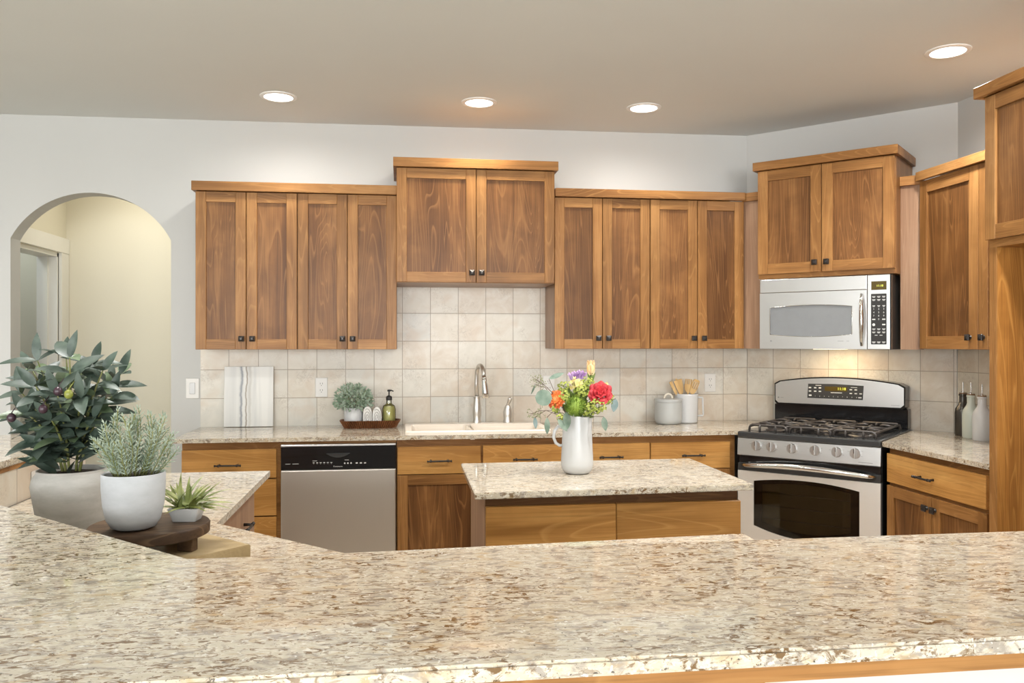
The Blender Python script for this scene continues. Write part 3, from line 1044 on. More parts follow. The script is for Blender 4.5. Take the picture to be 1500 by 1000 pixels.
def rng(s, d):
    q = 0.70710678
    return (2.223 + q * s - q * d, 5.131 - q * s - q * d)


# back run with the sink cut-out (0.045..0.80 x 4.60..4.95)
mb = MB()
lf = rng(0.232, 0.006)
rf = rng(0.232, 0.655)
v0 = 4.503
tleft = lf[0] - (lf[1] - v0)                 # where the range's side meets the front edge
mb.prism([(-1.185, 5.124), (-1.181, v0), (0.045, v0), (0.045, 5.124)], CB, CT)
mb.prism([(0.045, v0), (0.80, v0), (0.80, 4.585), (0.045, 4.585)], CB, CT)
mb.prism([(0.045, 4.955), (0.80, 4.955), (0.80, 5.124), (0.045, 5.124)], CB, CT)
mb.prism([(0.80, v0), (tleft, v0), lf, (2.217, 5.124), (0.80, 5.124)], CB, CT)
single('granite_countertop', mb, 'granite', 'speckled beige granite countertop of the back run around the white sink', 'countertop')
# right run
r1 = rng(0.998, 0.006)
r2 = (2.410, 2.410 - (r1[0] - r1[1]))
mb = MB().prism([r1, r2, (2.412, 3.052), (3.080, 3.052), (3.080, 4.262), (3.077, 4.262)], CB, CT)
single('granite_countertop', mb, 'granite', 'short speckled granite countertop between the range and the tall wood panel', 'countertop')
# island
mb = MB().prism([(0.243, 2.772), (1.247, 2.820), (1.247, 3.478), (0.246, 3.462)], CB, CT, bev=0.003)
single('granite_countertop', mb, 'granite', 'speckled granite slab on the kitchen island under the white flower pitcher', 'countertop')
# lower counter of the left and diagonal leg
mb = MB().prism([(-1.197, 3.361), (-0.514, 3.361), (-0.514, 2.412), (-0.136, 2.031), (0.9, 2.10), (0.9, 1.475), (-0.381, 1.475), (-1.197, 2.291)], CB, CT)
single('granite_countertop', mb, 'granite', 'low speckled granite corner counter holding the potted plants and round tray', 'countertop')
# raised bar, one U-shaped slab seen from the seating side
BZ, BB = 1.067, 1.046
mb = MB().prism([(-1.176, 3.40), (-1.176, 2.255), (-0.349, 1.428), (3.0, 1.428), (3.0, 0.914), (-0.564, 0.914), (-1.691, 2.041), (-1.691, 3.40)], BB, BZ, bev=0.004)
single('granite_bar_top', mb, 'granite', 'long raised speckled granite bar top across the foreground, wrapping to the left ledge', 'countertop')

# bar: substrate trim, knee walls, tile faces
mb = MB().prism([(-1.192, 3.38), (-1.192, 2.261), (-0.356, 1.412), (2.98, 1.412), (2.98, 0.918), (-0.562, 0.918), (-1.675, 2.035), (-1.675, 3.38)], 1.028, BB)
struct('trim_1', mb, 'wood_h')
mb = MB().prism([(-1.206, 3.36), (-1.206, 2.266), (-0.381, 1.440), (-0.381, 1.40), (2.95, 1.40), (2.95, 0.955), (-0.50, 0.955), (-1.64, 2.06), (-1.64, 3.36)], 0.0, 1.028)
struct('wall_bar', mb, 'wall')
t = thing('support_post', 'wood support post under the bar edge at the bottom of the photo', 'post', WORLD, (0.38, 0.93, 0))
obj('panel', MB().box(0.05, 0.392, 0.932, 0.953, 0.0, 1.027), 'wood_side', t)
obj('post', MB().box(0.392, 0.424, 0.926, 0.953, 0.0, 1.027, 0.001), 'wood_v', t)
# tile on the kitchen face of the left ledge
mb = MB().box(2.268, 3.36, -0.0, 0.0055, 0.9155, 1.0275)
single('tile_backsplash', mb, 'tile_l', 'low strip of beige stone tile under the left ledge, behind the leafy plant', 'backsplash', LEDGE)

# base cabinet under the left lower counter: drawers face the kitchen
t = thing('base_cabinet', 'wood drawer base cabinet facing sideways under the low granite counter', 'cabinet', Frame((-0.575, 0, 0), R(90)), (2.9, 0.2, 0))
mb = MB().box(2.46, 3.34, 0.0, 0.61, 0.0, 0.8925)
obj('carcass', mb, 'wood_v', t)
mb = MB().box(2.50, 3.25, -0.020, 0.0, 0.693, 0.858, 0.002)
d = obj('drawer', mb, 'wood_side', t)
obj('pull_handle', pull_mb(2.99, -0.02, 0.775), 'bronze', d)
mb = MB().box(2.50, 3.25, -0.020, 0.0, 0.50, 0.682, 0.002)
d = obj('drawer', mb, 'wood_side', t)
obj('pull_handle', pull_mb(2.99, -0.02, 0.60), 'bronze', d)
mb = MB().box(2.50, 3.25, -0.020, 0.0, 0.115, 0.492, 0.002)
d = obj('drawer', mb, 'wood_side', t)

# ------------------------------------------------------------------ island
t = thing('kitchen_island', 'small wood kitchen island with two wide slab drawers under a granite slab', 'kitchen island', WORLD, (0.745, 3.13, 0))
mb = MB()
mb.mi = 0
mb.box(0.286, 1.198, 2.851, 3.440, 0.0, 0.8925)
mb.mi = 1
mb.box(0.2866, 1.1974, 2.8495, 2.856, 0.0, 0.892)
obj('carcass', mb, ['wood_side', 'wood_dark'], t)
for (x0, x1) in ((0.287, 0.7455), (0.7475, 1.203)):
    mb = MB().box(x0, x1, 2.829, 2.8495, 0.56, 0.856, 0.002)
    obj('drawer', mb, 'wood_s', t)
    mb = MB().box(x0, x1, 2.829, 2.8495, 0.10, 0.552, 0.002)
    obj('drawer', mb, 'wood_s', t)

# ------------------------------------------------------------------ dishwasher
t = thing('dishwasher', 'stainless dishwasher with black control panel below the back counter', 'dishwasher', BACK, (-0.334, -0.30, 0))
x0, x1 = -0.636, -0.031
obj('mounting_rail', MB().box(x0 - 0.002, x1 + 0.002, -0.586, -0.560, 0.8752, 0.8925), 'wood_h', t, label='wood rail above the door')
obj('body', MB().box(x0 + 0.004, x1 - 0.004, -0.585, -0.02, 0.02, 0.872), 'blackm', t)
obj('door', MB().box(x0, x1, -0.612, -0.585, 0.10, 0.738, 0.006, 2), 'steel_v', t)
obj('kick_plate', MB().box(x0 + 0.01, x1 - 0.01, -0.56, -0.52, 0.0, 0.095), 'blackm', t)
cp = obj('control_panel', MB().box(x0, x1, -0.612, -0.585, 0.739, 0.862, 0.004, 2), 'black', t)
mb = MB().box(x0, x1, -0.614, -0.585, 0.8625, 0.8745, 0.003, 2)
obj('top_trim', mb, 'steel', t, label='bright steel strip')
low = arc(x0 + 0.002, x1 - 0.002, 0.805, 0.020, 24)
mb = MB().prism([(x0 + 0.002, 0.861)] + low + [(x1 - 0.002, 0.861)], -0.617, -0.611, 'XZ')
obj('upper_fascia', mb, 'black', cp)
pk = [(-0.398 + 0.123 * i / 20, 0.824 - 0.020 * math.sin(math.pi * i / 20)) for i in range(21)]
mb = MB().prism(pk, -0.6195, -0.6165, 'XZ')
obj('handle_pocket', mb, 'blackm', cp)
mb = MB().tube([(p[0], -0.6195, p[1]) for p in pk], 0.0011, 6)
mb.box(-0.398, -0.275, -0.622, -0.6165, 0.822, 0.827, 0.001)
obj('pocket_lip', mb, 'enamel', cp)
mb = MB()
for i in range(6):
    mb.box(-0.470 + i * 0.0185, -0.460 + i * 0.0185, -0.6128, -0.612, 0.775, 0.7785)
    text_mb(mb, 'o', -0.465 + i * 0.0185, -0.6128, 0.7712, 0.007)
for i in range(3):
    mb.box(-0.245 + i * 0.022, -0.233 + i * 0.022, -0.6128, -0.612, 0.769, 0.7745)
mb.box(-0.471, -0.447, -0.6128, -0.612, 0.786, 0.788)
mb.box(-0.302, -0.281, -0.6128, -0.612, 0.788, 0.790)
mb.box(-0.612, -0.586, -0.6128, -0.612, 0.7715, 0.7735)
mb.box(-0.575, -0.543, -0.6128, -0.612, 0.7715, 0.7735)
obj('panel_lettering', mb, 'legend', cp)
for i in range(3):
    mb = MB().lathe([(0, 0), (0.0045, 0.0), (0.0045, 0.0012), (0, 0.0012)], (-0.302 + i * 0.0165, -0.612, 0.772), 10, 'Y')
    obj('button', mb, 'legend', cp)
mb = MB()
text_mb(mb, 'Kenmore', -0.338, -0.6127, 0.7555, 0.0125)
obj('maker_logo', mb, 'legend', cp)

# ------------------------------------------------------------------ sink, faucet, dispenser
t = thing('sink', 'cream white double-bowl drop-in sink in the back counter', 'sink', BACK, (0.42, -0.36, 0.915))


def rrect(x0, x1, y0, y1, r, n=6):
    p = []
    for cx, cy, a in ((x1 - r, y1 - r, 0), (x0 + r, y1 - r, 90), (x0 + r, y0 + r, 180), (x1 - r, y0 + r, 270)):
        for i in range(n + 1):
            th = R(a + 90 * i / n)
            p.append((cx + r * math.cos(th), cy + r * math.sin(th)))
    return p


def loft(mb, loops, close_last=False):
    rings = [[mb.bm.verts.new(p) for p in L] for L in loops]
    fs = []
    n = len(rings[0])
    for a, b in zip(rings[:-1], rings[1:]):
        for k in range(n):
            j = (k + 1) % n
            fs.append(mb.bm.faces.new((a[k], a[j], b[j], b[k])))
    if close_last:
        fs.append(mb.bm.faces.new(rings[-1]))
    for f in fs:
        f.smooth = True
        f.material_index = mb.mi
    return fs


SX0, SX1, SY0, SY1 = 0.017, 0.828, -0.609, -0.135
# rim frame: outer lip + flat rim with two bowls
mb = MB()
L = lambda x0, x1, y0, y1, r, z: [(p[0], p[1], z) for p in rrect(x0, x1, y0, y1, r)]
loft(mb, [L(SX0, SX1, SY0, SY1, 0.03, 0.9155), L(SX0, SX1, SY0, SY1, 0.03, 0.930), L(SX0 + 0.006, SX1 - 0.006, SY0 + 0.006, SY1 - 0.006, 0.026, 0.936),
          L(SX0 + 0.016, SX1 - 0.016, SY0 + 0.016, SY1 - 0.016, 0.02, 0.936)])
# deck pieces between the outer rim and the bowls
xa, xb, xm0, xm1 = SX0 + 0.016, SX1 - 0.016, 0.372, 0.402
ya, yb_, yd = SY0 + 0.016, SY1 - 0.016, -0.232
mb.box(xa, xb, yd, yb_, 0.92, 0.9359)
mb.box(xa, xa + 0.022, ya, yd, 0.92, 0.9359)
mb.box(xb - 0.022, xb, ya, yd, 0.92, 0.9359)
mb.box(xa + 0.022, xb - 0.022, ya, ya + 0.012, 0.92, 0.9359)
mb.box(xm0, xm1, ya + 0.012, yd, 0.88, 0.922, 0.005, 2)
obj('rim', mb, 'sink', t)
for (x0, x1) in ((xa + 0.018, xm0 + 0.004), (xm1 - 0.004, xb - 0.018)):
    mb = MB()
    loft(mb, [L(x0, x1, ya + 0.010, yd + 0.003, 0.03, 0.9345), L(x0 + 0.008, x1 - 0.008, ya + 0.018, yd - 0.005, 0.04, 0.90), L(x0 + 0.02, x1 - 0.02, ya + 0.03, yd - 0.02, 0.05, 0.76),
              L(x0 + 0.06, x1 - 0.06, ya + 0.07, yd - 0.06, 0.05, 0.745)], True)
    obj('bowl', mb, 'sink', t)

t = thing('faucet', 'brushed nickel gooseneck faucet standing at the back of the sink', 'faucet', BACK, (0.452, -0.175, 0.936))
fx, fy = 0.448, -0.175
mb = MB()
mb.lathe([(0, 0.936), (0.026, 0.936), (0.0265, 0.945), (0.021, 0.957), (0.0265, 0.985), (0.0255, 1.02), (0.0205, 1.06), (0.0175, 1.085), (0.0215, 1.089), (0.0215, 1.094), (0.015, 1.099), (0, 1.099)], (fx, fy, 0), 24)
obj('body', mb, 'nickel', t)
pts = [(fx, fy, 1.095), (fx - 0.003, fy, 1.17), (fx - 0.002, fy - 0.004, 1.22)]
for i in range(1, 11):
    th = math.pi * i / 10
    k = 0.085 * (1 - math.cos(th)) / 2 * 2
    pts.append((fx - 0.002 + 0.028 * (1 - math.cos(th)) / 2, fy - 0.004 - k * 0.9, 1.22 + 0.062 * math.sin(th)))
mb = MB().tube(pts, 0.0125, 14)
obj('neck', mb, 'nickel', t)
hx, hy, hz = pts[-1]
mb = MB().tube([(hx, hy, hz + 0.005), (hx + 0.002, hy - 0.005, hz - 0.03), (hx + 0.008, hy - 0.01, hz - 0.09), (hx + 0.010, hy - 0.012, hz - 0.125)], [0.0135, 0.0155, 0.020, 0.0225], 16)
obj('spray_head', mb, 'chrome', t)

t = thing('faucet_lever', 'small nickel single-lever tap handle on the sink deck beside the faucet', 'tap handle', BACK, (0.634, -0.175, 0.936))
mb = MB()
mb.lathe([(0, 0.936), (0.027, 0.936), (0.028, 0.945), (0.023, 0.955), (0.026, 0.978), (0.0265, 1.002), (0.021, 1.012), (0.022, 1.018), (0.017, 1.028), (0.013, 1.040), (0.0, 1.042)], (0.634, -0.175, 0), 22)
obj('base', mb, 'nickel', t)
mb = MB().tube([(0.634, -0.175, 1.036), (0.637, -0.180, 1.052), (0.642, -0.187, 1.066), (0.645, -0.192, 1.076)], [0.009, 0.0085, 0.011, 0.0125], 12)
mb.ball((0.645, -0.192, 1.078), 0.0125, 12)
obj('lever', mb, 'nickel', t)

# ------------------------------------------------------------------ outlets and switch


def outlet(frame, xc, zc, y, label, w=0.073, h=0.118):
    t = thing('wall_outlet', label, 'outlet', frame, (xc, y, zc))
    obj('cover_plate', MB().box(xc - w / 2, xc + w / 2, y - 0.006, y, zc - h / 2, zc + h / 2, 0.003, 2), 'plate', t)
    for dz in (0.020, -0.020):
        mb = MB()
        mb.lathe([(0, 0.006), (0.0165, 0.006), (0.0165, 0.0082), (0.0, 0.0082)], (xc, y, zc + dz), 18, 'Y')
        s = obj('socket', mb, 'plate', t)
        mb = MB()
        for dx in (-0.0065, 0.0065):
            mb.box(xc + dx - 0.0012, xc + dx + 0.0012, y - 0.0087, y - 0.008, zc + dz - 0.001, zc + dz + 0.008)
        mb.lathe([(0, 0.008), (0.0024, 0.008), (0.0024, 0.0087), (0.0, 0.0087)], (xc, y, zc + dz - 0.008), 8, 'Y')
        obj('slots', mb, 'slot', s)
    return t


outlet(BACK, -0.481, 1.146, -T, 'white double outlet on the tile between the streaked board and the small tray plant')
outlet(BACK, 0.916, 1.150, -T, 'white wall outlet plate on the tile half hidden behind the bouquet leaves')
outlet(BACK, 1.970, 1.158, -T, 'white double outlet on the tile beside the wooden utensils')
outlet(LEDGE, 2.925, 0.958, 0.0, 'white outlet on the low ledge tile behind the leafy plant pot', 0.078, 0.085)
t = thing('light_switch', 'white rocker light switch on the painted wall between arch and tile', 'light switch', BACK, (-1.231, 0, 1.145))
obj('cover_plate', MB().box(-1.269, -1.193, -0.006, -0.0, 1.085, 1.205, 0.003, 2), 'plate', t)
obj('rocker', MB().box(-1.247, -1.215, -0.0095, -0.005, 1.111, 1.179, 0.002), 'white', t)

# ------------------------------------------------------------------ microwave
YM = -0.42
t = thing('microwave', 'stainless over-the-range microwave below the raised corner cabinet', 'microwave', CORN, (0.608, -0.2, 1.38))
mx0, mx1, mz0, mz1 = 0.245, 0.969, 1.380, 1.787
mb = MB().box(mx0 + 0.002, mx1, YM + 0.03, -0.008, mz0, mz1)
obj('case', mb, 'blackm', t)
xs = 0.846
mb = MB().box(mx0, xs - 0.001, YM, YM + 0.03, 1.708, mz1, 0.003, 2)
obj('vent_panel', mb, 'steel', t)
N = 48
wx0, wx1 = 0.306, 0.767
topA = arc(wx0, wx1, 1.620, 0.012, 16)
botA = arc(wx0, wx1, 1.464, -0.013, 16)
inner = botA + topA[::-1]
ox0, ox1, oz0, oz1 = mx0, xs - 0.001, mz0 + 0.001, 1.7065
outer = [(ox0 + (ox1 - ox0) * i / 16, oz0) for i in range(17)] + [(ox1 - (ox1 - ox0) * i / 16, oz1) for i in range(17)]
mb = MB().ringplate(outer, inner, YM, YM + 0.03)
d = obj('door', mb, 'steel', t)
mb = MB().prism(inner, YM + 0.006, YM + 0.012, 'XZ')
obj('window', mb, 'mwcav', d)
mb = MB()
mb.tube([(x, YM + 0.001, z) for x, z in inner + inner[:1]], 0.0022, 6)
obj('window_rim', mb, 'chrome', d)
pts = []
for i in range(13):
    k = i / 12
    pts.append((0.819 + 0.008 * math.sin(math.pi * k), YM - 0.006 - 0.034 * math.sin(math.pi * k) ** 0.7, 1.684 - 0.282 * k))
mb = MB().tube(pts, [0.007 + 0.006 * math.sin(math.pi * i / 12) for i in range(13)], 12)
obj('door_handle', mb, 'chrome', d)
mb = MB()
mb.lathe([(0, 0), (0.0055, 0), (0.0055, 0.0008), (0, 0.0008)], (0.312, YM, 1.427), 16, 'Y')
obj('maker_emblem', mb, 'legend_dim', d)
mb = MB()
mb.box(0.69, 0.722, YM - 0.0006, YM, 1.4255, 1.4275)
mb.box(0.738, 0.752, YM - 0.0006, YM, 1.4255, 1.4275)
obj('model_line', mb, 'legend_dim', d)
cp = obj('control_panel', MB().box(xs + 0.001, mx1 - 0.006, YM, YM + 0.03, mz0, mz1, 0.003, 2), 'steel', t)
obj('side_strip', MB().box(mx1 - 0.006, mx1, YM + 0.001, YM + 0.03, mz0, mz1), 'black', t)
ds = obj('display', MB().box(0.868, 0.946, YM - 0.001, YM, 1.704, 1.751), 'amber', cp)
mb = MB()
text_mb(mb, '11:18', 0.912, YM - 0.0016, 1.726, 0.016)
obj('clock_digits', mb, 'lcd', cp)
mb = MB().box(0.867, 0.946, YM - 0.001, YM, 1.408, 1.683, 0.002)
obj('keypad', mb, 'blackm', cp)
mb = MB()
yk = YM - 0.0016
for r, row in enumerate(('123', '456', '789', ' 0 ')):
    for c, ch in enumerate(row):
        if ch != ' ':
            text_mb(mb, ch, 0.881 + 0.0255 * c, yk, 1.600 - 0.0185 * r, 0.0135)
for z, n, w in ((1.668, 3, 0.017), (1.651, 3, 0.017), (1.618, 3, 0.014), (1.492, 3, 0.017), (1.475, 3, 0.017), (1.421, 3, 0.018)):
    for c in range(n):
        mb.box(0.881 + 0.0255 * c - w / 2, 0.881 + 0.0255 * c + w / 2, yk, yk + 0.0004, z - 0.0016, z + 0.0016)
        mb.box(0.881 + 0.0255 * c - w / 3, 0.881 + 0.0255 * c + w / 3, yk, yk + 0.0004, z - 0.006, z - 0.0035)
for c in (0.893, 0.918):
    mb.box(c - 0.007, c + 0.007, yk, yk + 0.0004, 1.456, 1.459)
mb.lathe([(0, 0), (0.0075, 0), (0.0075, 0.0003), (0, 0.0003)], (0.881, yk, 1.515), 14, 'Y')
mb.box(0.924, 0.940, yk, yk + 0.0004, 1.512, 1.519)
mb.box(0.873, 0.889, yk, yk + 0.0004, 1.541, 1.547)
mb.box(0.924, 0.940, yk, yk + 0.0004, 1.541, 1.547)
obj('key_lettering', mb, 'legend', cp)
mb = MB().box(0.53, 0.70, -0.34, -0.25, 1.3785, 1.380)
obj('work_lamp', mb, glow('work_lamp_lens', (1.0, 0.80, 0.52), 5.0), t)
wl = CORN.m @ Vector((0.615, -0.20, 1.374))
wt = CORN.m @ Vector((0.615, -0.15, 0.9))
area_light('microwave_work_light', wl, wt, 0.22, 0.06, 1.6, (1.0, 0.74, 0.44))

# ------------------------------------------------------------------ gas range
t = thing('gas_range', 'stainless gas range with black grates set diagonally in the corner', 'stove', CORN, (0.615, -0.37, 0))
sx0, sx1 = 0.238, 0.992
YR = -0.700
obj('body', MB().box(sx0 + 0.002, sx1 - 0.002, YR, -0.03, 0.03, 0.900), 'blackm', t)
mb = MB().box(sx0 + 0.002, sx1 - 0.002, -0.738, -0.085, 0.9005, 0.921, 0.006, 2)
mb.box(sx0, sx1, -0.744, -0.700, 0.8875, 0.9215, 0.007, 2)
ct = obj('cooktop', mb, 'enamel', t)
mb = MB().box(sx0 + 0.05, sx1 - 0.05, -0.67, -0.13, 0.921, 0.9225)
obj('burner_pan', mb, 'black', ct)
# front control panel, slightly raked
prof = [(-0.700, 0.787), (-0.735, 0.787), (-0.742, 0.792), (-0.733, 0.884), (-0.728, 0.8872), (-0.700, 0.8872)]
mb = MB().prism(prof, sx0, sx1, 'YZ')
pn = obj('knob_panel', mb, 'steel', t)
for i, x in enumerate((0.346, 0.430, 0.542, 0.665, 0.777, 0.869)):
    mb = MB()
    mb.lathe([(0, 0.0), (0.0265, 0.0), (0.0265, 0.010), (0.0245, 0.014), (0, 0.014)], (x, -0.7365, 0.848), 26, 'Y')
    mb.box(x - 0.0055, x + 0.0055, -0.7655, -0.7505, 0.824, 0.876, 0.003, 2)
    k = obj('knob', mb, 'steel', t)
    obj('pointer', MB().box(x - 0.0014, x + 0.0014, -0.7664, -0.7655, 0.850, 0.873), 'blackm', k)
mb = MB()
for x in (0.346, 0.430, 0.542, 0.665, 0.777, 0.869):
    for dx, dz in ((-0.034, 0.008), (0.034, 0.012), (0.032, -0.014)):
        mb.box(x + dx - 0.004, x + dx + 0.004, -0.7415, -0.7385, 0.848 + dz, 0.8495 + dz)
obj('knob_lettering', mb, 'legend_dim', pn)
mb = MB().box(0.885, 0.955, -0.7425, -0.7405, 0.803, 0.806)
obj('model_line', mb, 'legend_dim', pn)
# vent slot band
mb = MB().box(sx0 + 0.004, sx1 - 0.004, -0.722, -0.70, 0.748, 0.786)
for i in range(9):
    mb.box(sx0 + 0.05 + i * 0.075, sx0 + 0.10 + i * 0.075, -0.7235, -0.721, 0.756, 0.762)
obj('vent_band', mb, 'black', t)
# oven door: steel plate with bowed window, dark upper band
wx0, wx1 = 0.330, 0.889
topA = arc(wx0, wx1, 0.652, 0.026, 16)
botA = arc(wx0, wx1, 0.405, -0.047, 16)
inner = botA + topA[::-1]
ox0, ox1, oz0, oz1 = sx0 + 0.001, sx1 - 0.001, 0.20, 0.704
outer = [(ox0 + (ox1 - ox0) * i / 16, oz0) for i in range(17)] + [(ox1 - (ox1 - ox0) * i / 16, oz1) for i in range(17)]
mb = MB().ringplate(outer, inner, -0.737, -0.702)
dr = obj('oven_door', mb, 'steel_d', t)
mb = MB().box(sx0 + 0.001, sx1 - 0.001, -0.735, -0.702, 0.7045, 0.747, 0.003, 2)
obj('upper_band', mb, 'enamel', dr)
hp = []
for i in range(21):
    k = i / 20
    hp.append((0.262 + 0.706 * k, -0.735 - 0.058 * math.sin(math.pi * k) ** 0.45, 0.735 + 0.020 * math.sin(math.pi * k)))
mb = MB().tube(hp, [0.010 + 0.006 * math.sin(math.pi * i / 20) for i in range(21)], 14)
obj('oven_handle', mb, 'chrome', dr)
gx0, gx1 = wx0 + 0.045, wx1 - 0.045
gi = arc(gx0, gx1, 0.432, -0.040, 16) + arc(gx0, gx1, 0.636, 0.020, 16)[::-1]
mb = MB().ringplate(inner, gi, -0.729, -0.7265)
obj('window_border', mb, 'black', dr)
mb = MB().prism(inner, -0.7325, -0.7305, 'XZ')
obj('window_glass', mb, 'glass_dark', dr)
mb = MB().box(wx0, wx1, -0.7045, -0.7035, 0.35, 0.685)
obj('oven_interior', mb, 'cavity', dr)
mb = MB()
for z in (0.592, 0.520, 0.450):
    mb.tube([(gx0, -0.712, z), (gx1, -0.712, z)], 0.0016, 6)
for i in range(7):
    mb.tube([(gx0 + 0.04 + i * 0.06, -0.712, 0.592), (gx0 + 0.04 + i * 0.06, -0.706, 0.60)], 0.001, 5)
obj('oven_rack', mb, 'chrome', dr)
obj('drawer', MB().box(sx0 + 0.001, sx1 - 0.001, -0.735, -0.70, 0.05, 0.195, 0.004), 'steel', t)
# back guard
mb = MB().box(0.213, 0.982, -0.085, -0.012, 0.9215, 1.036, 0.004, 2)
bg = obj('back_guard', mb, 'black', t)
bx0, bx1 = 0.2275, 0.969
ol = [(bx0 - 0.004, 1.050)] + [(bx0 - 0.006 + (bx1 - bx0 + 0.012) * i / 24, 1.176 + 0.036 * (1 - (2 * i / 24 - 1) ** 2) - (0.012 if i in (0, 24) else 0)) for i in range(25)] + [(bx1 + 0.004, 1.050), (bx1 - 0.01, 1.036), (bx0 + 0.01, 1.036)]
mb = MB().prism(ol, -0.112, -0.012, 'XZ')
obj('guard_shell', mb, 'black', bg)
il = [(bx0 + 0.002, 1.062)] + [(bx0 + 0.002 + (bx1 - bx0 - 0.004) * i / 24, 1.170 + 0.034 * (1 - (2 * i / 24 - 1) ** 2) - (0.012 if i in (0, 24) else 0)) for i in range(25)] + [(bx1 - 0.002, 1.062), (bx1 - 0.02, 1.046), (bx0 + 0.02, 1.046)]
mb = MB().prism(il, -0.120, -0.111, 'XZ', bev=0.004)
gf = obj('guard_face', mb, 'steel', bg)
pl = [(0.427, 1.082), (0.747, 1.082), (0.752, 1.165), (0.59, 1.171), (0.432, 1.168)]
mb = MB().prism(pl, -0.1215, -0.1195, 'XZ')
pd = obj('clock_panel', mb, 'enamel', bg)
mb = MB().box(0.530, 0.660, -0.1222, -0.1214, 1.128, 1.155)
obj('display', mb, 'amber', bg)
mb = MB()
text_mb(mb, '11:18', 0.628, -0.1229, 1.142, 0.022)
obj('clock_digits', mb, 'lcd', bg)
mb = MB()
for i in range(10):
    text_mb(mb, '1234567890'[i], 0.474 + i * 0.0265, -0.1222, 1.095, 0.010)
for x in (0.443, 0.474, 0.502):
    for z in (1.145, 1.124):
        mb.box(x - 0.007, x + 0.007, -0.1222, -0.1214, z - 0.0035, z + 0.0035)
for x in (0.680, 0.708, 0.735):
    for z in (1.140, 1.118):
        if not (x > 0.73 and z > 1.13):
            mb.box(x - 0.007, x + 0.007, -0.1222, -0.1214, z - 0.003, z + 0.003)
mb.box(0.436, 0.452, -0.1222, -0.1214, 1.094, 1.103)
mb.box(0.722, 0.740, -0.1222, -0.1214, 1.092, 1.098)
mb.box(0.565, 0.630, -0.1222, -0.1214, 1.117, 1.121)
mb.box(0.476, 0.510, -0.1222, -0.1214, 1.158, 1.161)
mb.box(0.680, 0.716, -0.1222, -0.1214, 1.152, 1.1545)
obj('panel_lettering', mb, 'legend', bg)
mb = MB()
mb.lathe([(0, 0), (0.005, 0), (0.005, 0.0008), (0, 0.0008)], (0.250, -0.120, 1.078), 16, 'Y')
mb.box(0.262, 0.282, -0.1208, -0.12, 1.077, 1.079)
mb.box(0.900, 0.945, -0.1208, -0.12, 1.0585, 1.0605)
obj('maker_emblem', mb, 'legend_dim', bg)
# burners and grates
for (x, y, r) in ((0.385, -0.55, 0.036), (0.385, -0.25, 0.030), (0.615, -0.40, 0.040), (0.845, -0.55, 0.042), (0.845, -0.25, 0.030)):
    mb = MB()
    mb.lathe([(r * 1.5, 0.9225), (r * 1.35, 0.926), (r * 1.1, 0.928), (r * 1.1, 0.934), (r, 0.936), (r, 0.941), (r * 0.9, 0.944), (0, 0.9445)], (x, y, 0), 24)
    obj('burner', mb, 'iron', t)


def grate(x0, x1, y0, y1, z=0.955):
    mb = MB()
    s = 0.0075

    def bar(p, q):
        mb.tube([p, q], s, 6)
    # rounded outer frame, turned down at the corners
    for y in (y0, y1):
        mb.tube([(x0 + 0.005, y, 0.922), (x0 + 0.008, y, z - 0.012), (x0 + 0.022, y, z), (x1 - 0.022, y, z), (x1 - 0.008, y, z - 0.012), (x1 - 0.005, y, 0.922)], s, 6)
    for x in (x0 + 0.012, x1 - 0.012):
        mb.tube([(x, y0, z - 0.006), (x, y1, z - 0.006)], s, 6)
    ym = (y0 + y1) / 2
    mb.tube([(x0 + 0.012, ym, z - 0.004), (x1 - 0.012, ym, z - 0.004)], s, 6)
    xc = (x0 + x1) / 2
    for yc in ((y0 + ym) / 2, (ym + y1) / 2):
        for (dx, dy) in ((1, 0), (-1, 0), (0, 1), (0, -1)):
            ex = xc + dx * ((x1 - x0) / 2 - 0.012)
            ey = yc + dy * ((y1 - y0) / 4)
            mb.tube([(ex, ey, z - 0.004), (xc + dx * 0.055, yc + dy * 0.055, z + 0.002), (xc + dx * 0.030, yc + dy * 0.030, z - 0.002)], s * 0.9, 6)
    for x in (x0 + (x1 - x0) * 0.3, x0 + (x1 - x0) * 0.7):
        mb.tube([(x, y0, z), (x, y0 - 0.004, z - 0.012), (x, y0 - 0.005, 0.922)], s, 6)
    return mb


for (x0, x1) in ((0.272, 0.496), (0.500, 0.730), (0.734, 0.958)):
    obj('grate', grate(x0, x1, -0.665, -0.135), 'iron', t)

# ------------------------------------------------------------------ things on the back counter
# streaked board leaning on the tile
bw, bh, bt = 0.284, 0.357, 0.016
t0 = MB()
t0.mi = 0
t0.box(-bw / 2, bw / 2, -bt, 0, 0, bh, 0.0015)
o = single('serving_board', t0, 'marble', 'white and grey streaked board leaning against the tile beside the light switch', 'board', WORLD)
o.location = (-0.902, 5.100, 0.9165)
o.rotation_euler = (-math.asin(0.020 / bh), 0, 0)

# fluted oval tray with its four passengers
tx, ty, tz = -0.184, 4.975, 0.915
t = thing('fluted_tray', 'small oval dark wood tray with fluted sides beside the sink', 'tray', WORLD, (tx, ty, tz))
n = 216
mb = MB()


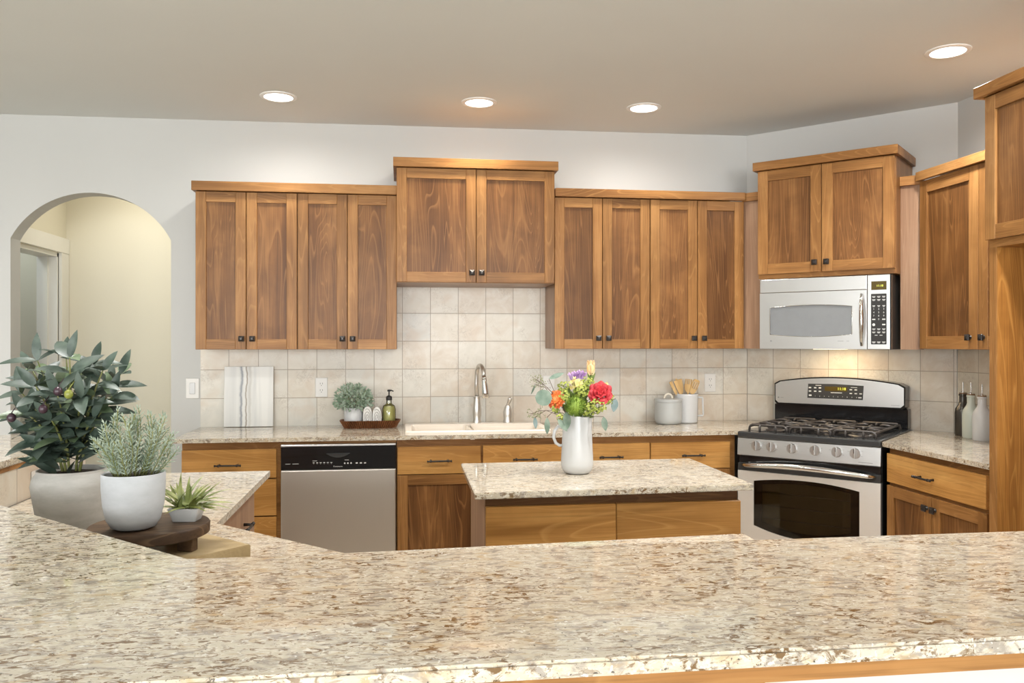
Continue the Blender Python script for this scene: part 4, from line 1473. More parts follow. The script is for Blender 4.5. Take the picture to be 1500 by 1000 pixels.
def stadium(a, b, r, k):
    """k-th of n evenly spaced points on a rounded rectangle, with its outward normal"""
    w, h = a - r, b - r
    segs = [2 * w, math.pi * r / 2, 2 * h, math.pi * r / 2] * 2
    d = sum(segs) * k / n
    cs = [(-w, -b, 0), (w, -h, -90), (a, -h, 90), (w, h, 0), (w, b, 180), (-w, h, 90), (-a, h, 270), (-w, -h, 180)]
    for i, L_ in enumerate(segs):
        if d <= L_ or i == 7:
            break
        d -= L_
    x, y, ang = cs[i]
    if i % 2 == 0:
        dx, dy = math.cos(R(ang)), math.sin(R(ang))
        return x + dx * d, y + dy * d, dy, -dx
    th = R(ang) + d / r
    return x + r * math.cos(th), y + r * math.sin(th), math.cos(th), math.sin(th)


loops = []
for (a, b, z, fl) in ((0.152, 0.058, tz, 1), (0.177, 0.076, tz + 0.045, 1), (0.171, 0.070, tz + 0.045, 0), (0.148, 0.052, tz + 0.010, 0)):
    L2 = []
    for k in range(n):
        x, y, nx, ny = stadium(a, b, 0.045, k)
        o_ = (0.0012, 0.0006, -0.0075)[k % 3] * fl
        L2.append((tx + x + nx * o_, ty + y + ny * o_, z))
    loops.append(L2)
fs = loft(mb, loops, True)
fs.append(mb.bm.faces.new([v for v in mb.bm.verts][:n][::-1]))
for f in fs:
    f.smooth = False
obj('tray_body', mb, 'flute', t)

px_, py_ = -0.283, 4.985
t = thing('small_potted_plant', 'small bushy green plant in a white ribbed pot on the fluted tray', 'potted plant', WORLD, (px_, py_, tz + 0.0105))
mb = MB()
for k in range(1):
    m_ = 36
    prof = [(0.046, tz + 0.011), (0.054, tz + 0.03), (0.055, tz + 0.118), (0.050, tz + 0.118), (0.049, tz + 0.10), (0.0, tz + 0.10)]
    rings = []
    for (r, z) in prof:
        if r == 0:
            rings.append(None)
        else:
            rings.append([(px_ + (r + (0.0012 if k2 % 2 and r > 0.05 else 0)) * math.cos(2 * math.pi * k2 / m_), py_ + (r + (0.0012 if k2 % 2 and r > 0.05 else 0)) * math.sin(2 * math.pi * k2 / m_), z) for k2 in range(m_)])
    loft(mb, [r for r in rings if r], True)
obj('pot', mb, 'white', t)
mb = MB()
rnd = random.Random(3)
for i in range(900):
    th = rnd.uniform(0, 2 * math.pi)
    ph = math.acos(rnd.uniform(-0.55, 1))
    rr = rnd.uniform(0.12, 1.0) ** 0.5
    d = Vector((math.sin(ph) * math.cos(th), math.sin(ph) * math.sin(th) * 0.75, math.cos(ph)))
    p = Vector((px_, py_ - 0.005, tz + 0.158)) + Vector((d.x * 0.112, d.y * 0.085, d.z * 0.100)) * rr
    if p.z < tz + 0.105:
        continue
    if p.y > 5.10:
        p.y = 5.10 - rnd.uniform(0, .03)
    d2 = (d + Vector((rnd.uniform(-.7, .7), rnd.uniform(-.7, .3), rnd.uniform(-.5, .5)))).normalized()
    mb.leaf(p, d2, rnd.uniform(0.014, 0.022), rnd.uniform(0.009, 0.013), (rnd.uniform(-1, 1), -1, rnd.uniform(0, 1)), 0.2, 0.3, 4)
obj('foliage', mb, leafmat('soft_green_leaf', (0.17, 0.25, 0.16), (0.42, 0.50, 0.40), 0.55), t)
mb = MB()
for i in range(16):
    th = 2 * math.pi * i / 16
    r = 0.06 + 0.02 * (i % 3)
    mb.tube([(px_ + 0.02 * math.cos(th), py_ + 0.02 * math.sin(th), tz + 0.10), (px_ + r * math.cos(th), py_ + min(r * 0.7 * math.sin(th), 0.09), tz + 0.18 + 0.02 * (i % 4))], 0.0012, 5)
obj('stems', mb, 'fol', t)


def towel(xc, yc, z0, w, h, label):
    """rolled towel standing on end, spiral facing the room"""
    t = thing('rolled_towel', label, 'towel', WORLD, (xc, yc, z0), 'rolled towels on the fluted tray')
    mb = MB()
    outline = []
    for i in range(28):
        th = 2 * math.pi * i / 28
        x = w / 2 * math.copysign(abs(math.cos(th)) ** 0.8, math.cos(th))
        z = h / 2 + h / 2 * math.copysign(abs(math.sin(th)) ** (0.9 if math.sin(th) > 0 else 0.35), math.sin(th))
        outline.append((xc + x, z0 + z))
    mb.prism(outline, yc - 0.04, yc + 0.04, 'XZ', bev=0.004)
    obj('roll', mb, 'towel', t)
    pts = []
    for i in range(90):
        k = i / 89
        th = -math.pi / 2 + k * 2 * math.pi * 2.6
        f = 0.10 + 0.80 * k
        pts.append((xc + f * w / 2 * math.cos(th) * 0.95, yc - 0.0408, z0 + h * 0.48 + f * h / 2 * math.sin(th) * 0.93))
    mb = MB().tube(pts, 0.0013, 5)
    obj('fold_line', mb, 'towel_line', t)


towel(-0.199, 4.968, tz + 0.0105, 0.052, 0.116, 'white rolled towel touching the small white pot')
towel(-0.144, 4.968, tz + 0.0105, 0.052, 0.112, 'white rolled towel beside the green soap bottle')
bx, by = -0.074, 4.968
t = thing('soap_bottle', 'clear pump bottle of green soap at the end of the fluted tray', 'soap bottle', WORLD, (bx, by, tz + 0.0105))
zb = tz + 0.0105
mb = MB().lathe([(0, zb), (0.038, zb), (0.040, zb + 0.006), (0.040, zb + 0.098), (0.034, zb + 0.118), (0.017, zb + 0.130), (0.0155, zb + 0.150), (0.0, zb + 0.150)], (bx, by, 0), 28)
obj('bottle', mb, 'glass', t)
mb = MB().lathe([(0, zb + 0.003), (0.0365, zb + 0.003), (0.0375, zb + 0.008), (0.0375, zb + 0.098), (0.031, zb + 0.116), (0, zb + 0.117)], (bx, by, 0), 28)
obj('liquid', mb, 'soap', t, label='green liquid soap')
mb = MB()
mb.lathe([(0.018, zb + 0.150), (0.018, zb + 0.170), (0.012, zb + 0.176), (0.004, zb + 0.178), (0.004, zb + 0.200), (0.010, zb + 0.202), (0.010, zb + 0.212), (0, zb + 0.214)], (bx, by, 0), 16)
mb.tube([(bx, by, zb + 0.208), (bx + 0.015, by - 0.004, zb + 0.208), (bx + 0.026, by - 0.008, zb + 0.203)], [0.005, 0.004, 0.0035], 8)
obj('pump', mb, 'blackm', t, label='black pump head')

# canister and utensil jug
cx_, cy_ = 1.635, 4.950
t = thing('canister', 'round grey lidded canister with a cream loop, beside the white jug', 'canister', WORLD, (cx_, cy_, 0.915))
mb = MB().lathe([(0, 0.9155), (0.066, 0.9155), (0.076, 0.922), (0.083, 0.938), (0.084, 0.955), (0.084, 1.048), (0.082, 1.050), (0, 1.050)], (cx_, cy_, 0), 36)
obj('pot', mb, 'sage_grey', t)
mb = MB().lathe([(0, 1.0505), (0.085, 1.0505), (0.0855, 1.054), (0.0855, 1.066), (0.082, 1.070), (0, 1.073)], (cx_, cy_, 0), 36)
ld = obj('lid', mb, 'sage_grey', t)
pts = [(cx_ + 0.026 * math.cos(math.pi * i / 12), cy_, 1.071 + 0.028 * math.sin(math.pi * i / 12)) for i in range(13)]
obj('loop_handle', MB().tube(pts, 0.0065, 10), 'cream', ld)

jx, jy = 1.772, 5.010
t = thing('utensil_jug', 'white ribbed jug with square handle holding wooden utensils', 'jug', WORLD, (jx, jy, 0.915))
m_ = 60
mb = MB()
lp = []
for (r, z, rib) in ((0.055, 0.9155, 0), (0.067, 0.917, 0), (0.067, 0.925, 1), (0.070, 1.04, 1), (0.0715, 1.085, 1), (0.0725, 1.096, 0), (0.0695, 1.097, 0), (0.066, 1.08, 0), (0.064, 0.93, 0)):
    lp.append([(jx + (r + (0.0010 if rib and k % 2 else 0)) * math.cos(2 * math.pi * k / m_), jy + (r + (0.0010 if rib and k % 2 else 0)) * math.sin(2 * math.pi * k / m_), z) for k in range(m_)])
fs = loft(mb, lp, True)
fs.append(mb.bm.faces.new([v for v in mb.bm.verts][:m_][::-1]))
obj('jug_body', mb, 'white', t)
mb = MB().tube([(jx + 0.068, jy - 0.006, 1.072), (jx + 0.098, jy - 0.010, 1.073), (jx + 0.103, jy - 0.010, 1.066), (jx + 0.107, jy - 0.010, 0.967), (jx + 0.103, jy - 0.010, 0.958), (jx + 0.066, jy - 0.006, 0.958)], 0.0055, 8)
obj('jug_handle', mb, 'white', t)


def utensil(tip, foot, head, label, w=0.02, hl=0.05, slots=0, fork=0):
    foot, tip = Vector(foot), Vector(tip)
    d = (tip - foot).normalized()
    side = d.cross(Vector((0, 1, 0))).normalized()
    nrm = side.cross(d).normalized()
    L_ = (tip - foot).length
    t = thing('wooden_utensil', label, 'utensil', WORLD, tuple(foot), 'wooden utensils in the white jug')
    mb = MB()
    neck = tip - d * hl
    mb.tube([foot, foot + d * L_ * 0.5, neck], [0.005, 0.0055, 0.005], 8)
    obj('shaft', mb, 'spoon', t)
    mb = MB()
    prof = {'paddle': [(0, 0.006), (0.25, 0.8 * w), (0.6, w), (1.0, w * 0.96)],
            'spoon': [(0, 0.006), (0.2, 0.7 * w), (0.5, w), (0.8, w * 0.85), (1.0, w * 0.35)],
            'edge': [(0, 0.005), (0.3, w), (1.0, w)]}[head]
    poly = [(s, k) for k, s in prof] + [(-s, k) for k, s in prof[::-1]]
    th = 0.003

    def P(p, h):
        return neck + side * p[0] + d * hl * p[1] + nrm * h

    def slab(poly):
        a = [mb.bm.verts.new(P(p, -th)) for p in poly]
        b = [mb.bm.verts.new(P(p, th)) for p in poly]
        nn = len(poly)
        f2 = [mb.bm.faces.new(a), mb.bm.faces.new(b)] + [mb.bm.faces.new((a[i], a[(i + 1) % nn], b[(i + 1) % nn], b[i])) for i in range(nn)]
        bmesh.ops.recalc_face_normals(mb.bm, faces=f2)
    if fork:
        slab([(s, k * 0.62) for k, s in prof] + [(-s, k * 0.62) for k, s in prof[::-1]])
        for i in range(4):
            x = -w * 0.96 + (i + 0.5) * w * 0.48
            slab([(x - w * 0.14, 0.6), (x + w * 0.14, 0.6), (x + w * 0.12, 1.0), (x - w * 0.12, 1.0)])
    elif slots:
        e = w / (2 * slots + 1) * 2
        slab([(s, k * 0.35) for k, s in prof if k < 0.4] + [(w, 0.35), (-w, 0.35)] + [(-s, k * 0.35) for k, s in prof[::-1] if k < 0.4])
        for i in range(slots + 1):
            x = -w + (2 * i + 0.5) * e
            slab([(x - e * .5, 0.34), (x + e * .5, 0.34), (x + e * .5, 0.86), (x - e * .5, 0.86)])
        slab([(w, 0.85), (w * 0.8, 0.97), (w * 0.4, 1.0), (-w * 0.4, 1.0), (-w * 0.8, 0.97), (-w, 0.85)])
    else:
        slab(poly)
    obj('head', mb, 'spoon', t)


jz = 0.942
utensil((jx - 0.110, jy - 0.02, 1.172), (jx + 0.012, jy - 0.004, jz), 'edge', 'pale wooden spatula leaning furthest towards the grey canister', 0.009, 0.10)
utensil((jx - 0.083, jy - 0.028, 1.178), (jx + 0.024, jy - 0.020, jz), 'edge', 'narrow wooden paddle second from the grey canister in the jug', 0.010, 0.10)
utensil((jx - 0.062, jy + 0.014, 1.190), (jx + 0.020, jy + 0.014, jz), 'spoon', 'wooden spoon seen edge-on in the middle of the jug', 0.013, 0.085)
utensil((jx - 0.048, jy - 0.004, 1.187), (jx + 0.000, jy + 0.010, jz), 'paddle', 'brown wooden turner standing near the middle of the jug', 0.017, 0.095)
utensil((jx + 0.018, jy + 0.004, 1.187), (jx - 0.006, jy - 0.012, jz), 'paddle', 'wooden fork with four prongs in the white jug', 0.026, 0.085, fork=1)
utensil((jx + 0.066, jy - 0.012, 1.184), (jx - 0.028, jy + 0.006, jz), 'spoon', 'slotted wooden spatula leaning towards the outlet', 0.022, 0.095, slots=3)

# oil bottles on the right counter
for (u, v, m_, r, lab) in ((3.012, 4.122, 'bottle_d', 0.041, 'dark pewter oil bottle with steel pourer, nearest the range'),
                           (2.985, 4.022, 'bottle_s', 0.042, 'sage green oil bottle in the middle of the three'),
                           (2.960, 3.905, 'white', 0.045, 'white oil bottle beside the tall wood panel')):
    t = thing('oil_bottle', lab, 'bottle', WORLD, (u, v, 0.915), 'oil bottles by the tall panel')
    mb = MB().lathe([(0, 0.9155), (r * 0.93, 0.9155), (r, 0.922), (r, 1.035), (r * 0.93, 1.06), (r * 0.55, 1.085), (r * 0.45, 1.10), (r * 0.45, 1.128), (r * 0.52, 1.131), (r * 0.52, 1.140), (0, 1.140)], (u, v, 0), 28)
    obj('body', mb, m_, t)
    mb = MB().lathe([(0, 1.140), (r * 0.40, 1.140), (r * 0.40, 1.150), (0.006, 1.153), (0.0045, 1.160), (0.0038, 1.200), (0.0025, 1.206), (0, 1.206)], (u, v, 0), 14)
    obj('pourer', mb, ['chrome'], t)
    mb = MB().lathe([(r * 0.42, 1.1395), (r * 0.46, 1.1395), (r * 0.46, 1.147), (r * 0.42, 1.147)], (u, v, 0), 14)
    obj('stopper', mb, 'cork', t)

# ------------------------------------------------------------------ plants on the corner counter
q = 0.70710678
# pale wood block: axes along and across the diagonal
bc = Vector((-0.351, 2.004, 0))
e1, e2 = Vector((-q, q, 0)), Vector((-q, -q, 0))
blk = [bc, bc + e1 * 0.36, bc + e1 * 0.36 + e2 * 0.37, bc + e2 * 0.37]
mb = MB().prism([(p.x, p.y) for p in blk], 0.9153, 0.950, bev=0.0015)
single('wood_block', mb, 'boardwood', 'thick pale wood cutting block under the round plant tray', 'cutting board', WORLD, (-0.60, 1.98, 0.9153))

tc = Vector((-0.572, 1.990, 0))
TR, TT = 0.130, 1.008
t = thing('round_tray', 'round dark wood tray on short legs standing on the pale block', 'tray', WORLD, (tc.x, tc.y, 0.950))
mb = MB().lathe([(0, 0.982), (TR - 0.006, 0.982), (TR, 0.985), (TR + 0.001, 1.004), (TR - 0.002, TT), (0, TT)], (tc.x, tc.y, 0), 48)
obj('tray_top', mb, 'traywood', t)
for k in range(4):
    th = R(-17 + 90 * k)
    p = tc + Vector((math.cos(th), math.sin(th), 0)) * 0.094
    mt = Matrix.Translation(p) @ Matrix.Rotation(th, 4, 'Z')
    mb = MB().box(-0.019, 0.019, -0.012, 0.012, 0.9505, 0.982, 0.002, 1, mt)
    obj('leg', mb, 'traywood', t)

# leafy olive-like plant
pc = Vector((-0.849, 2.285, 0))
t = thing('leafy_plant', 'large dark-leaved plant with small fruits in a pale taupe pot', 'potted plant', WORLD, (pc.x, pc.y, 0.9153))
mb = MB().lathe([(0, 0.9155), (0.066, 0.9155), (0.074, 0.922), (0.090, 1.01), (0.0965, 1.055), (0.093, 1.072), (0.082, 1.088), (0.083, 1.094), (0.079, 1.094), (0.076, 1.080), (0.0, 1.080)], (pc.x, pc.y, 0), 40)
obj('pot', mb, 'taupe', t)
obj('soil', MB().lathe([(0.077, 1.0805), (0.04, 1.087), (0, 1.089)], (pc.x, pc.y, 0), 24), 'soil', t)
rv = Vector((0.9912, -0.1321, 0))
fv = Vector((0.1321, 0.9912, 0))
rnd = random.Random(11)
stems, leaves, leaves2 = MB(), MB(), MB()
tips = [(-0.16, 0.36, 0.02), (-0.11, 0.395, -0.03), (-0.05, 0.40, 0.05), (0.02, 0.405, -0.05), (0.07, 0.38, 0.02), (0.125, 0.36, -0.02), (0.155, 0.345, 0.05),
        (-0.165, 0.28, -0.03), (-0.155, 0.21, 0.03), (-0.135, 0.14, -0.05), (-0.06, 0.31, -0.12), (0.02, 0.29, -0.13), (0.09, 0.27, -0.10), (0.15, 0.27, 0.0),
        (-0.10, 0.22, -0.11), (0.11, 0.20, -0.06), (0.0, 0.20, -0.13), (-0.02, 0.33, 0.12), (0.08, 0.30, 0.12), (-0.10, 0.28, 0.12), (0.0, 0.12, -0.07), (-0.06, 0.10, -0.06), (0.08, 0.12, -0.04)]
for i, (a, h, b) in enumerate(tips):
    a, h, b = a * 0.70, h * 0.74, b * 0.75
    root = pc + rv * (a * 0.18) + fv * (b * 0.18) + Vector((0, 0, 1.083))
    tip = pc + rv * a + fv * b + Vector((0, 0, 1.083 + h))
    midp = root.lerp(tip, 0.5) - (rv * a + fv * b) * 0.22 + Vector((0, 0, 0.02))
    P_t = lambda s: root * (1 - s) ** 2 + midp * 2 * s * (1 - s) + tip * s * s
    q0 = 0.0 if i in (1, 4, 7, 11, 13, 18) else 0.45
    stems.tube([P_t(q0 + (1 - q0) * s / 6) for s in range(7)], [0.0038, 0.0035, 0.0032, 0.0028, 0.0024, 0.002, 0.0015], 7)
    nl = 6 if h > 0.14 else 4
    for k in range(nl):
        s = 0.30 + 0.70 * k / (nl - 1)
        p = P_t(s)
        tan = (P_t(min(1, s + 0.02)) - P_t(s - 0.04)).normalized()
        for sg in (1, -1):
            ang = k * 1.57 + i + (0 if sg > 0 else math.pi)
            o1 = tan.orthogonal().normalized()
            o2 = tan.cross(o1)
            outd = o1 * math.cos(ang) + o2 * math.sin(ang)
            outd.z *= 0.6
            dd = (tan * 0.45 + outd * 0.95 + rv * a * 1.2 - fv * 0.18 + Vector((0, 0, rnd.uniform(-0.25, 0.15)))).normalized()
            ln = rnd.uniform(0.066, 0.094)
            (leaves if rnd.random() < 0.8 else leaves2).leaf(p, dd, ln, ln * rnd.uniform(0.34, 0.46), (rnd.uniform(-.3, .3), -0.55, 1), rnd.uniform(0.05, 0.35), 0.22, 7, 0.8)
    leaves.leaf(tip, (tip - P_t(0.9)) + Vector((rnd.uniform(-.01, .01), 0, rnd.uniform(0, .01))), rnd.uniform(.06, .08), 0.024, (0, -1, 0.6), 0.15, 0.25, 7, 0.8)
# low leaves at the rim
for (a, h, ln) in ((-0.06, 0.03, 0.085), (0.03, 0.05, 0.08), (-0.015, 0.04, 0.075), (0.07, 0.05, 0.08), (-0.07, 0.015, 0.085), (-0.03, 0.01, 0.08), (0.05, 0.02, 0.08), (0.02, 0.0, 0.06), (-0.045, 0.0, 0.06)):
    p = pc + rv * a * 0.5 - fv * 0.03 + Vector((0, 0, 1.087 + h))
    leaves.leaf(p, rv * a * 8 - fv * 0.2 + Vector((0, 0, 0.28)), ln, 0.028, (0, -0.6, 1), 0.15, 0.22, 7, 0.8)
obj('stems', stems, 'stem', t)
obj('foliage', leaves, 'olive_leaf', t)
obj('young_foliage', leaves2, 'olive_leaf2', t, label='paler green leaves')
for (a, h, b, m_) in ((0.004, 0.178, -0.140, 'olive_d'), (0.032, 0.220, -0.125, 'olive_d'), (0.058, 0.213, -0.125, 'olive_g'), (-0.085, 0.155, -0.120, 'olive_d')):
    p = pc + rv * a + fv * b + Vector((0, 0, 1.083 + h))
    mb = MB().ball(p, 0.0105, 14, sz=1.1)
    mb.tube([p + Vector((0, 0, 0.012)), p + Vector((0.002, 0.03, 0.03))], 0.0012, 5)
    obj('fruit', mb, m_, t, label=('green fruit' if m_ == 'olive_g' else 'dark purple fruit'))

# rosemary-like plant in the white pot on the tray
wc = Vector((-0.594, 1.948, 0))
t = thing('rosemary_plant', 'feathery grey-green plant in a white cement pot on the round tray', 'potted plant', WORLD, (wc.x, wc.y, TT))
mb = MB().lathe([(0, TT + 0.0005), (0.036, TT + 0.0005), (0.047, TT + 0.005), (0.057, TT + 0.022), (0.064, TT + 0.055), (0.0665, TT + 0.09), (0.067, TT + 0.122), (0.065, TT + 0.1245), (0.061, TT + 0.122), (0.060, TT + 0.112), (0, TT + 0.112)], (wc.x, wc.y, 0), 40)
obj('pot', mb, 'pot_white', t)
obj('soil', MB().lathe([(0.0605, TT + 0.1125), (0, TT + 0.117)], (wc.x, wc.y, 0), 20), 'soil', t)
rnd = random.Random(5)
st, nd = MB(), MB()
z0 = TT + 0.113
for i in range(62):
    th = rnd.uniform(0, 2 * math.pi)
    rr = math.sqrt(rnd.random())
    lean = rr * 0.9
    a, b = math.cos(th) * rr, math.sin(th) * rr
    h = 0.165 * (1 - 0.55 * rr * rr) * rnd.uniform(0.72, 1.05)
    root = wc + rv * a * 0.045 + fv * b * 0.045 + Vector((0, 0, z0))
    tip = wc + rv * (a * 0.098 + rnd.uniform(-.018, .018)) + fv * b * 0.075 + Vector((0, 0, z0 + max(h, 0.03)))
    mid = root.lerp(tip, 0.5) + Vector((rnd.uniform(-.022, .022), rnd.uniform(-.012, .012), 0.010))
    P_t = lambda s: root * (1 - s) ** 2 + mid * 2 * s * (1 - s) + tip * s * s
    st.tube([P_t(s / 4) for s in range(5)], 0.0011, 4)
    L_ = (tip - root).length
    nn = int(12 + L_ * 190)
    for k in range(nn):
        s = 0.12 + 0.9 * k / nn
        p = P_t(min(s, 1))
        tan = (P_t(min(1, s + .03)) - P_t(max(0, min(s, 1) - .05))).normalized()
        o1 = tan.orthogonal().normalized()
        o2 = tan.cross(o1)
        ang = k * 2.4
        dd = tan * 0.75 + (o1 * math.cos(ang) + o2 * math.sin(ang)) * (0.8 if s < 0.95 else 0.35)
        nd.leaf(p, dd, rnd.uniform(0.013, 0.024) * (1 - 0.3 * s), 0.0027, (0, -1, 0.5), 0.12, 0.1, 2, 0.7)
obj('stems', st, 'stem', t)
obj('foliage', nd, 'rosemary', t)

# little bamboo-leaf plant in a square white planter
sc_ = Vector((-0.497, 2.018, 0))
t = thing('small_planter', 'tiny grassy plant in a tapered square white planter at the tray edge', 'potted plant', WORLD, (sc_.x, sc_.y, TT))
mb = MB()
ra = R(-7.6)


def sq(h, z, hy=None):
    hy = hy or h * 0.8
    out = []
    for (x, y) in rrect(-h, h, -hy, hy, 0.004, 2):
        out.append((sc_.x + x * math.cos(ra) - y * math.sin(ra), sc_.y + x * math.sin(ra) + y * math.cos(ra), z))
    return out


fs = loft(mb, [sq(0.0265, TT + 0.0005), sq(0.036, TT + 0.031), sq(0.0335, TT + 0.031), sq(0.032, TT + 0.024)], True)
fs.append(mb.bm.faces.new([v for v in mb.bm.verts][:len(sq(0.03, 1))][::-1]))
for f in fs:
    f.smooth = False
obj('planter', mb, 'white', t)
rnd = random.Random(9)
mb = MB()
for i in range(58):
    th = rnd.uniform(0, 2 * math.pi)
    el = rnd.uniform(0.0, 1.0)
    p = sc_ + Vector((rnd.uniform(-.020, .020), rnd.uniform(-.016, .016), TT + 0.026))
    hd = rv * math.cos(th) + fv * math.sin(th) * 0.8
    dd = hd * (0.35 + 0.75 * el) + rv * 0.12 + Vector((0, 0, 1.15 - 0.75 * el))
    mb.leaf(p, dd, rnd.uniform(0.055, 0.098), rnd.uniform(0.007, 0.0105), (0, -0.4, 1), rnd.uniform(0.25, 0.75), 0.3, 7, 0.75)
obj('foliage', mb, 'bamboo', t)

# ------------------------------------------------------------------ flower pitcher on the island
vx, vy, vz = 0.674, 3.148, 0.9155
t = thing('flower_pitcher', 'tall white ceramic pitcher holding the bouquet on the island', 'pitcher', WORLD, (vx, vy, vz))
mb = MB().lathe([(0, vz), (0.040, vz), (0.050, vz + 0.004), (0.059, vz + 0.018), (0.0625, vz + 0.036), (0.0620, vz + 0.060), (0.0585, vz + 0.13), (0.0545, vz + 0.20), (0.0535, vz + 0.222), (0.0505, vz + 0.2225), (0.0510, vz + 0.20), (0.055, vz + 0.13), (0.058, vz + 0.05), (0.0, vz + 0.012)], (vx, vy, 0), 44)
for v in mb.bm.verts:      # small pouring lip and wavy rim
    if v.co.z > vz + 0.19:
        th = math.atan2(v.co.y - vy, v.co.x - vx)
        k = (v.co.z - vz - 0.19) / 0.03
        v.co.z += 0.003 * math.cos(3 * th) * k
        v.co.x += 0.010 * k * max(0, math.cos(th)) ** 6
obj('pitcher_body', mb, 'white', t)
pts = [(vx - 0.055, vy, vz + 0.175), (vx - 0.075, vy - 0.004, vz + 0.182), (vx - 0.090, vy - 0.006, vz + 0.165), (vx - 0.094, vy - 0.006, vz + 0.140), (vx - 0.085, vy - 0.006, vz + 0.118), (vx - 0.070, vy - 0.004, vz + 0.108), (vx - 0.0585, vy, vz + 0.108)]
obj('handle', MB().tube(pts, [0.007, 0.0072, 0.007, 0.0068, 0.0068, 0.007, 0.007], 10, flat=0.8), 'white', t)

mouth = Vector((vx, vy, vz + 0.20))


def stem_to(mb, p, r=0.0018, mouth_off=(0, 0, 0)):
    p = Vector(p)
    m0 = mouth + Vector(mouth_off) + Vector(((p.x - vx) * 0.22, (p.y - vy) * 0.22, 0))
    foot = Vector((vx - (p.x - vx) * 0.15, vy - (p.y - vy) * 0.15, vz + 0.03))
    mid = m0.lerp(p, 0.55) + Vector((0, 0, 0.015))
    mb.tube([foot, m0, mid, p], r, 6)


def flower_thing(name, label, cat, group='flowers in the white pitcher'):
    return thing(name, label, cat, WORLD, (vx, vy, vz + 0.03), group)


def petal(mb, base, d, up, L_, w, cup, nu=5, nv=5):
    """cupped petal: a curved patch"""
    d = Vector(d).normalized()
    side = d.cross(Vector(up)).normalized()
    nrm = side.cross(d).normalized()
    g = []
    for i in range(nu + 1):
        s = i / nu
        ww = w * (math.sin(math.pi * (0.12 + 0.80 * s)) ** 0.7)
        row = []
        for j in range(nv + 1):
            r = 2 * j / nv - 1
            p = Vector(base) + d * L_ * s * (1 - 0.12 * r * r) + side * ww / 2 * r + nrm * (-cup * L_ * math.sin(s * math.pi * 0.9) + cup * 1.2 * ww * r * r)
            row.append(mb.bm.verts.new(p))
        g.append(row)
    for i in range(nu):
        for j in range(nv):
            f = mb.bm.faces.new((g[i][j], g[i][j + 1], g[i + 1][j + 1], g[i + 1][j]))
            f.smooth = True
            f.material_index = mb.mi


toward = Vector((-0.24, -0.95, 0.18)).normalized()


def rosette(mb, c, axis, R0, layers, cup=0.25, seed=1, depth=0.6):
    """rose-like head: rings of overlapping cupped petals opening around axis"""
    rn = random.Random(seed)
    axis = Vector(axis).normalized()
    o1 = axis.orthogonal().normalized()
    o2 = axis.cross(o1)
    for li, (r, npet, openv, pl, pw) in enumerate(layers):
        for k in range(npet):
            th = 2 * math.pi * k / npet + li * 0.7 + rn.uniform(-.15, .15)
            rad_ = o1 * math.cos(th) + o2 * math.sin(th)
            base = Vector(c) + rad_ * R0 * r * 0.6 - axis * R0 * depth * 0.5
            d = axis * (1 - openv) + rad_ * openv
            petal(mb, base, d, rad_.cross(d) if False else axis.cross(rad_).cross(d), R0 * pl, R0 * pw, cup)


# rose
t = flower_thing('rose', 'large red rose at the front of the bouquet', 'flower')
rc = Vector((0.748, 3.075, 1.228))
mb = MB()
rosette(mb, rc, toward + Vector((0, 0, 0.25)), 0.034, [(0.12, 4, 0.05, 0.95, 0.55), (0.3, 5, 0.15, 1.0, 0.8), (0.5, 6, 0.32, 1.02, 0.95), (0.72, 6, 0.52, 1.05, 1.1), (0.85, 7, 0.70, 1.05, 1.2)], 0.22, 4)
mb.ball(rc - toward * 0.006, 0.019, 14)
obj('petals', mb, 'rose', t)
mb = MB()
stem_to(mb, rc - toward * 0.02, 0.0025)
obj('flower_stem', mb, 'fol', t)
# orange flower
t = flower_thing('orange_flower', 'small orange ruffled flower beside the large round leaf', 'flower')
oc = Vector((0.578, 3.085, 1.205))
mb = MB()
rosette(mb, oc, toward + Vector((-0.35, 0, 0.2)), 0.030, [(0.1, 6, 0.1, 0.85, 0.5), (0.25, 9, 0.2, 0.9, 0.5), (0.4, 11, 0.35, 0.95, 0.5), (0.55, 12, 0.52, 0.95, 0.5), (0.7, 13, 0.7, 0.92, 0.5), (0.75, 13, 0.85, 0.85, 0.5)], 0.15, 8)
mb.ball(oc, 0.017, 12)
obj('petals', mb, 'orange', t)
mb = MB()
stem_to(mb, oc - toward * 0.01)
obj('flower_stem', mb, 'fol', t)
# purple freesia
t = flower_thing('purple_flower', 'small purple trumpet flowers beside the peach tulip', 'flower')
pc2 = Vector((0.668, 3.120, 1.294))
mb = MB()
for (dx, dz, tilt) in ((-0.018, 0.000, -0.5), (-0.006, 0.004, -0.05), (0.008, 0.008, 0.25), (0.018, 0.004, 0.5)):
    c0 = pc2 + Vector((dx * 0.4, 0, -0.018))
    ax = Vector((tilt * 0.7, -0.25, 1)).normalized()
    for k in range(6):
        th = 2 * math.pi * k / 6
        o1 = ax.orthogonal().normalized()
        o2 = ax.cross(o1)
        rad_ = o1 * math.cos(th) + o2 * math.sin(th)
        petal(mb, c0 + Vector((dx * 0.6, 0, dz)) + rad_ * 0.004, ax + rad_ * 0.30, ax.cross(rad_).cross(ax + rad_ * .3), 0.032, 0.014, 0.15, 4, 3)
obj('petals', mb, 'purple', t)
mb = MB()
stem_to(mb, pc2 + Vector((0, 0, -0.012)))
obj('flower_stem', mb, 'fol', t)
